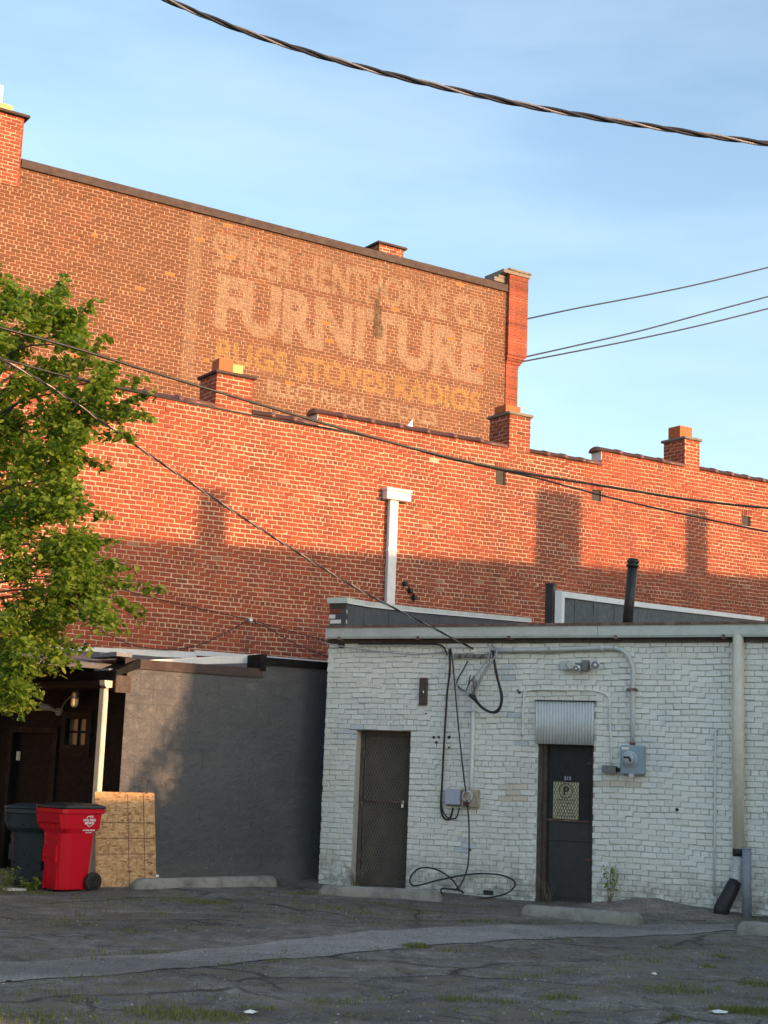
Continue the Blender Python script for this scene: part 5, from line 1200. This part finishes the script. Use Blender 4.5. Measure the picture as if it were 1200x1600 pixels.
def leaf(m, c, L, tn, up=None, r=random, drop=.6, vp=None):
    a = r.random()*6.283; d = np.array([math.cos(a), math.sin(a), -r.uniform(-.3, drop*2)]); d /= np.linalg.norm(d)
    sd = np.cross(d, [0, 0, 1]); sd /= np.linalg.norm(sd)+1e-9; t = r.uniform(-1, 1); nn = np.cross(sd, d); sd = sd*math.cos(t)+nn*math.sin(t); nn = np.cross(sd, d)
    L *= r.uniform(.55, 1.4); wv = L*.33; f_ = .10*L
    V = [c, c+d*L*.35+sd*wv+nn*f_, c+d*L*.75+sd*wv*.7+nn*f_*.7, c+d*L, c+d*L*.75-sd*wv*.7+nn*f_*.7, c+d*L*.35-sd*wv+nn*f_, c+d*L*.5]
    m.add(V, [(0, 1, 6), (1, 2, 6), (2, 3, 6), (3, 4, 6), (4, 5, 6), (5, 0, 6)]); k = min(1, max(0, r.gauss(.45, .25))); tn += [k]*7
wA = W.pt(W.uv(958, 1400)[0], .12, 0); weed(0, 0, 7, .55, .16, 'weed', 'spindly green weed growing at the wall foot right of the black door', 1, 'dry', wA)
wB = W.pt(d1[0]+.12, .05, 0); weed(0, 0, 16, .42, .28, 'weed', 'tangle of dry weed stems in the mesh door recess', 0, 'dry', wB)
wC = W.pt(d2[0]+.22, .05, 0); weed(0, 0, 9, .38, .25, 'weed', 'dry weed stems standing before the black door', 0, 'dry', wC)
weed(790, 1398, 8, .22, .14, 'weed', 'short dry weed beside the coiled cable', 1)
weed(1192, 1428, 10, .40, .22, 'weed', 'thin dry weed beside the steel post', 0)
weed(45, 1388, 8, .16, .14, 'weed', 'broad-leaved weed between the dark blue and red bins', 2)
weed(8, 1388, 12, .28, .2, 'weed', 'tall grassy weed at the foot of the dark blue bin', 1)

# ================================================================== OVERHEAD WIRES
def wire(name, pts, r, mat, label, group=None, n=10, cat='wire'):
    P = spline([at(*q) for q in pts], n); m = MB(); m.tube(P, r, 8); return tag(m.build(name, MAT[mat]), label, cat, group)
def twisted(pts, r, turns, label, core='cable_twist', bright='alu'):
    P = spline([at(*q) for q in pts], 40); L = np.concatenate([[0], np.cumsum(np.linalg.norm(np.diff(P, axis=0), axis=1))])
    n = int(L[-1]/.025)+2; s = np.linspace(0, L[-1], n); Q = np.stack([np.interp(s, L, P[:, k]) for k in range(3)], 1)
    Tn = np.gradient(Q, axis=0); Tn /= np.linalg.norm(Tn, axis=1)[:, None]; A = np.cross(Tn, [0, 0, 1.]); A /= np.linalg.norm(A, axis=1)[:, None]; Bn = np.cross(Tn, A)
    p = thing('twisted_cable', Q[n//2], label, 'cable')
    for k in range(3):
        t = 2*math.pi*(s*turns+k/3); C_ = Q+(A*np.cos(t)[:, None]+Bn*np.sin(t)[:, None])*r*1.1
        m = MB(); m.tube(C_, r*(.78 if k == 2 else 1), 7); m.build('strand', MAT[bright if k == 2 else core], p)
twisted([(-900, -420, 8.2), (-300, -250, 8.2), (150, -58, 8.2), (262, 0, 8.2), (400, 55, 8.2), (550, 101, 8.2), (700, 138, 8.2), (850, 170, 8.2), (1000, 195, 8.2), (1150, 218, 8.2), (1300, 236, 8.2), (1800, 285, 8.2), (2600, 300, 8.2)], .0085, 1.9, 'thick twisted service cable sagging across the sky above the roofs')
wire('wire', [(-1200, 130, 12.5), (-500, 365, 13.8), (-80, 490, 15), (0, 512, 15.2), (120, 545, 15.6), (240, 582, 16), (400, 630, 16.6), (560, 677, 17.2), (700, 714, 17.8), (830, 741, 18.4), (960, 762, 19), (1080, 781, 19.5), (1200, 794, 20), (1300, 803, 20.4), (2000, 850, 22)], .016, 'cable', 'black utility wire crossing the orange wall, the upper one after the crossing', 'utility wires before the brick walls')
wire('wire', [(-1200, 200, 12.8), (-500, 425, 14.2), (-80, 540, 15.4), (0, 560, 15.6), (120, 592, 16), (250, 620, 16.3), (400, 650, 16.8), (560, 679, 17.3), (700, 716, 17.9), (830, 745, 18.5), (960, 779, 19.1), (1080, 806, 19.6), (1200, 831, 20.1), (1300, 850, 20.5), (2000, 960, 22)], .012, 'cable', 'slimmer black utility wire that dips below the small vents in the orange wall', 'utility wires before the brick walls')
twisted([(-1200, 130, 12.5), (-500, 340, 13.8), (-70, 525, 15.0), (0, 560, 15.3), (100, 618, 15.8), (250, 722, 16.8), (400, 822, 17.8), (550, 915, 18.8), (680, 983, 19.8), (756, 1022, 20.4)], .0075, 2.2, 'twisted service drop slanting from the tree to the white wall below the gutter', 'cable', 'alu')
wire('wire', [(806, 502, 35.2), (900, 482, 35.6), (1000, 463, 36.1), (1100, 442, 36.6), (1220, 413, 37.2), (1320, 388, 37.6), (2000, 188, 41)], .018, 'cable', 'single thin wire running into the sky from the tall corner pier', 'sky wires')
wire('wire', [(806, 561, 35.2), (900, 540, 35.6), (1000, 517, 36.1), (1100, 490, 36.6), (1220, 458, 37.2), (1320, 430, 37.6), (2000, 230, 41)], .018, 'cable', 'upper one of a close pair of sky wires below the single one', 'sky wires')
wire('wire', [(806, 567, 35.2), (900, 549, 35.6), (1000, 529, 36.1), (1100, 507, 36.6), (1220, 477, 37.2), (1320, 450, 37.6), (2000, 250, 41)], .018, 'cable', 'lower one of a close pair of sky wires below the single one', 'sky wires')
def owire(pts, r, label, mat='cable', o=.08):
    P = spline([O.hit(x, y, o) for x, y in pts], 8); m = MB(); m.tube(P, r, 6); tag(m.build('wire', MAT[mat]), label, 'wire', 'wires along the orange wall')
owire([(-30, 868), (60, 885), (150, 908), (230, 932), (300, 948), (388, 968), (450, 985), (520, 1004)], .008, 'thin wire stapled across the shaded orange brick below the tree')
owire([(140, 972), (170, 992), (210, 1008), (260, 1015), (310, 1008), (350, 990), (386, 970)], .008, 'wire drooping in a loop along the foot of the orange wall')
owire([(388, 968), (420, 982), (450, 1000), (480, 1014), (512, 1026)], .008, 'wire slanting from the clip down to the white building corner')
tag(P1('wire_clip', MAT['white_metal'], None, lambda m: m.disc(O.hit(388, 969, 0), O.n, .03, .1, 8)), 'small white wire clip on the shaded orange brick', 'clip')

# ================================================================== TREE
def tree():
    base = np.array([-5.6, 17.2, -.05]); p = thing('leafy_tree', base, 'leafy green tree overhanging the porch and the wheeled bins', 'tree')
    r = random.Random(11); m = MB(); tw_ = MB()
    top = np.array([-5.2, 17.3, 6.5])
    trunk = spline([base, base+[.1, .05, 1.2], base+[.15, 0, 2.6], base+[.3, .1, 4.2], top], 6); m.tube(trunk, np.linspace(.17, .04, len(trunk)), 12)
    # clumps: px, py, radius in px, depth
    cl = []
    rows_ = [(455, -40, 60, 6), (500, -40, 120, 9), (545, -40, 140, 10), (590, -40, 175, 12), (635, -40, 195, 13), (680, -40, 130, 12), (725, -40, 115, 12), (770, -40, 115, 12), (815, -40, 118, 12), (860, -40, 150, 13), (905, -40, 185, 14), (950, -40, 150, 13), (995, -40, 85, 11), (1030, -40, 70, 8), (1065, -40, 40, 6), (1095, -30, 25, 3)]
    for y, x0, x1, n in rows_:
        for _ in range(n):
            t = r.random()**.7; cl.append((x0+(x1-x0)*t, y+r.uniform(-26, 26), r.uniform(15, 27), 16.6+r.uniform(-.9, 1.1)))
    for _ in range(95):
        cl.append((r.uniform(-330, -35), r.uniform(470, 1060), r.uniform(22, 34), 16.8+r.uniform(-1.6, 1.6)))
    sprigs = [((60, 520), (102, 425)), ((80, 520), (103, 440)), ((90, 540), (152, 465)), ((120, 580), (168, 520)), ((-5, 500), (22, 440)), ((40, 500), (70, 455)), ((150, 600), (190, 560)), ((170, 640), (246, 612)), ((160, 620), (222, 588)), ((140, 650), (242, 648)), ((150, 680), (212, 680)), ((100, 710), (165, 728)), ((90, 800), (172, 802)), ((110, 850), (182, 842)), ((130, 880), (215, 888)), ((150, 910), (258, 922)), ((160, 930), (226, 960)), ((150, 950), (200, 985)), ((100, 960), (178, 972)), ((90, 1010), (140, 1010)), ((60, 1020), (122, 1040)), ((20, 1060), (66, 1085)), ((20, 1080), (52, 1105)), ((10, 1070), (30, 1122)), ((40, 1040), (96, 1052)), ((0, 1040), (20, 1100))]
    leaves = []
    for x, y, rr, dp in cl:
        c = at(x, y, dp); R = rr*dp/FPX
        # twig from limb to clump
        j = int(np.clip(np.interp(c[2], [1, 6.5], [6, len(trunk)-1])-1, 4, len(trunk)-1)); a = trunk[j]
        if r.random() < .35: 
            mid = (a+c)/2+np.array([0, 0, .15*np.linalg.norm(c-a)]); P = spline([a, mid, c], 5); tw_.tube(P, np.linspace(.028, .005, len(P)), 5)
        n = int((100 if x > -45 else 40)*(rr/20)**2)
        for _ in range(n):
            v = np.array([r.gauss(0, .5), r.gauss(0, .55), r.gauss(0, .45)])*R; leaves.append((c+v, .078))
    for A, B in sprigs:
        dp = 16.6+r.uniform(-.5, .5); a, b = at(*A, dp), at(*B, dp+r.uniform(-.2, .2)); L = np.linalg.norm(b-a)
        mid = (a+b)/2+np.array([0, 0, .08*L]); P = spline([a, mid, b], 8); tw_.tube(P, np.linspace(.010, .003, len(P)), 5)
        for k in range(int(L/.007)):
            t = r.random(); q = P[int(t*(len(P)-1))]; leaves.append((q+np.array([r.gauss(0, .035), r.gauss(0, .035), r.gauss(-.02, .03)]), .082))
    m.build('trunk', MAT['trunk'], p); tw_.build('branches', MAT['trunk'], p)
    lm = MB(); tn = []
    for c, L in leaves: leaf(lm, c, L, tn, r=r)
    o = lm.build('crown', MAT['leaf'], p, attrs={'tone': ('FLOAT', tn)}, fixn=False); o['kind'] = 'stuff'
tree()

# ================================================================== NEIGHBOUR ACROSS THE LOT (out of view, on the sun's side; it shades the lot)
def neighbour():
    sh = SUNV[:2]/np.linalg.norm(SUNV[:2]); te = math.tan(SUN_EL)
    PA, PB = O.hit(160, 838), O.hit(1200, 903)
    tB = 17.0; zr = PB[2]+tB*te; tA = (zr-PA[2])/te
    def occ(P, t): return np.array([P[0]+sh[0]*t, P[1]+sh[1]*t, 0.])
    A, B = occ(PA, tA), occ(PB, tB); dv = (B-A)/np.linalg.norm(B-A); f = Frame(A, math.degrees(math.atan2(dv[0], dv[1])))
    if f.n@np.array([sh[0], sh[1], 0]) > 0: sgn = -1
    else: sgn = 1
    # where a sun line through a point meets the front plane
    def on(P):
        P = np.asarray(P, float); n = f.n; t = ((f.P-P)@n)/(np.array([sh[0], sh[1], 0])@n); return ((P+np.array([sh[0], sh[1], 0])*t-f.P)@f.d), P[2]+t*te
    e0 = on(D.hit(318, 1120))[0]; e1 = on(PB)[0]+5
    p = thing('neighbour_building', f.pt((e0+e1)/2, 0, 0), 'plain brick building with chimneys across the lot, its shadow covering the lot', 'building')
    dd = (-7, 0) if sgn > 0 else (0, 7)
    o0, o1 = min(dd), max(dd)
    P1('wall', MAT['mortar_orange'], p, lambda m: m.box(f, e0, e1, o0, o1, -.1, zr), attrs={'paint': ('FLOAT_COLOR', np.zeros((8, 4)))})
    P1('roof', MAT['roof'], p, lambda m: m.box(f, e0+.1, e1-.1, o0+.1, o1-.1, zr, zr+.02))
    for x0, x1, y in ((312, 357, 768), (838, 908, 771), (1072, 1106, 798)):
        a = on(O.hit(x0, y)); b = on(O.hit(x1, y))
        P1('chimney', MAT['mortar_orange'], p, lambda m: m.box(f, a[0], b[0], -.3, .3, zr-.5, (a[1]+b[1])/2), attrs={'paint': ('FLOAT_COLOR', np.zeros((8, 4)))})
    l0 = on(D.hit(318, 1245)); l1 = on(D.hit(192, 1250))
    P1('low_wing', MAT['mortar_orange'], p, lambda m: m.box(f, e0-9, e0-.01, o0+.3, o1-.3, -.1, l0[1]), attrs={'paint': ('FLOAT_COLOR', np.zeros((8, 4)))})
neighbour()

def shade_block():  # added and unseen: blocks the low left sky to darken porch and bin
    f = Frame((-13.2, 27.0, 0), 180); p = thing('added_shade_block', f.pt(6, -2, 0), 'added unseen brick block left of the tree, darkening the porch', 'building')
    z = {'paint': ('FLOAT_COLOR', np.zeros((8, 4)))}
    P1('wall', MAT['brick_red'], p, lambda m: m.box(f, 0, 13, -.2, 3.5, -.1, 4.6), attrs={'tone': ('FLOAT', np.full(8, .4))})
    P1('roof', MAT['roof'], p, lambda m: m.box(f, -.15, 13.15, -.35, 3.65, 4.6, 4.75))
shade_block()
def side_tree():
    sh = SUNV/SUNV[2]; r = random.Random(5); t = 11.5
    def pos(x, y): return D.hit(x, y)+SUNV*(t+r.uniform(-.8, .8))
    c0 = pos(300, 1150); base = np.array([c0[0]+.6, c0[1]-.5, -.05])
    p = thing('young_tree', base, 'young leafy tree beside the neighbouring building, dappling the charcoal wall', 'tree')
    m = MB(); top = np.array([c0[0]+.2, c0[1]-.2, c0[2]+1.0]); tk = spline([base, (base+top)/2+[.1, 0, 0], top], 8); m.tube(tk, np.linspace(.06, .015, len(tk)), 8)
    lm = MB(); tn = []
    spots = [(322, 1050+22*i, 60) for i in range(8)]+[(300+r.uniform(-14, 14), 1090+14*i, 36) for i in range(9)]+[(312-8*i, 1120+9*i, 46) for i in range(13)]+[(200+10*i, 1246, 40) for i in range(13)]+[(320-6*i, 1200+6*i, 40) for i in range(7)]
    for x, y, n in spots:
        c = pos(x, y); P = spline([tk[r.randrange(4, len(tk))], (c+top)/2, c], 4); m.tube(P, np.linspace(.012, .003, len(P)), 5)
        for _ in range(n): leaf(lm, c+np.array([r.gauss(0, .10), r.gauss(0, .10), r.gauss(0, .09)]), .07, tn, r=r)
    m.build('trunk', MAT['trunk'], p); o = lm.build('crown', MAT['leaf'], p, attrs={'tone': ('FLOAT', tn)}, fixn=False); o['kind'] = 'stuff'
side_tree()
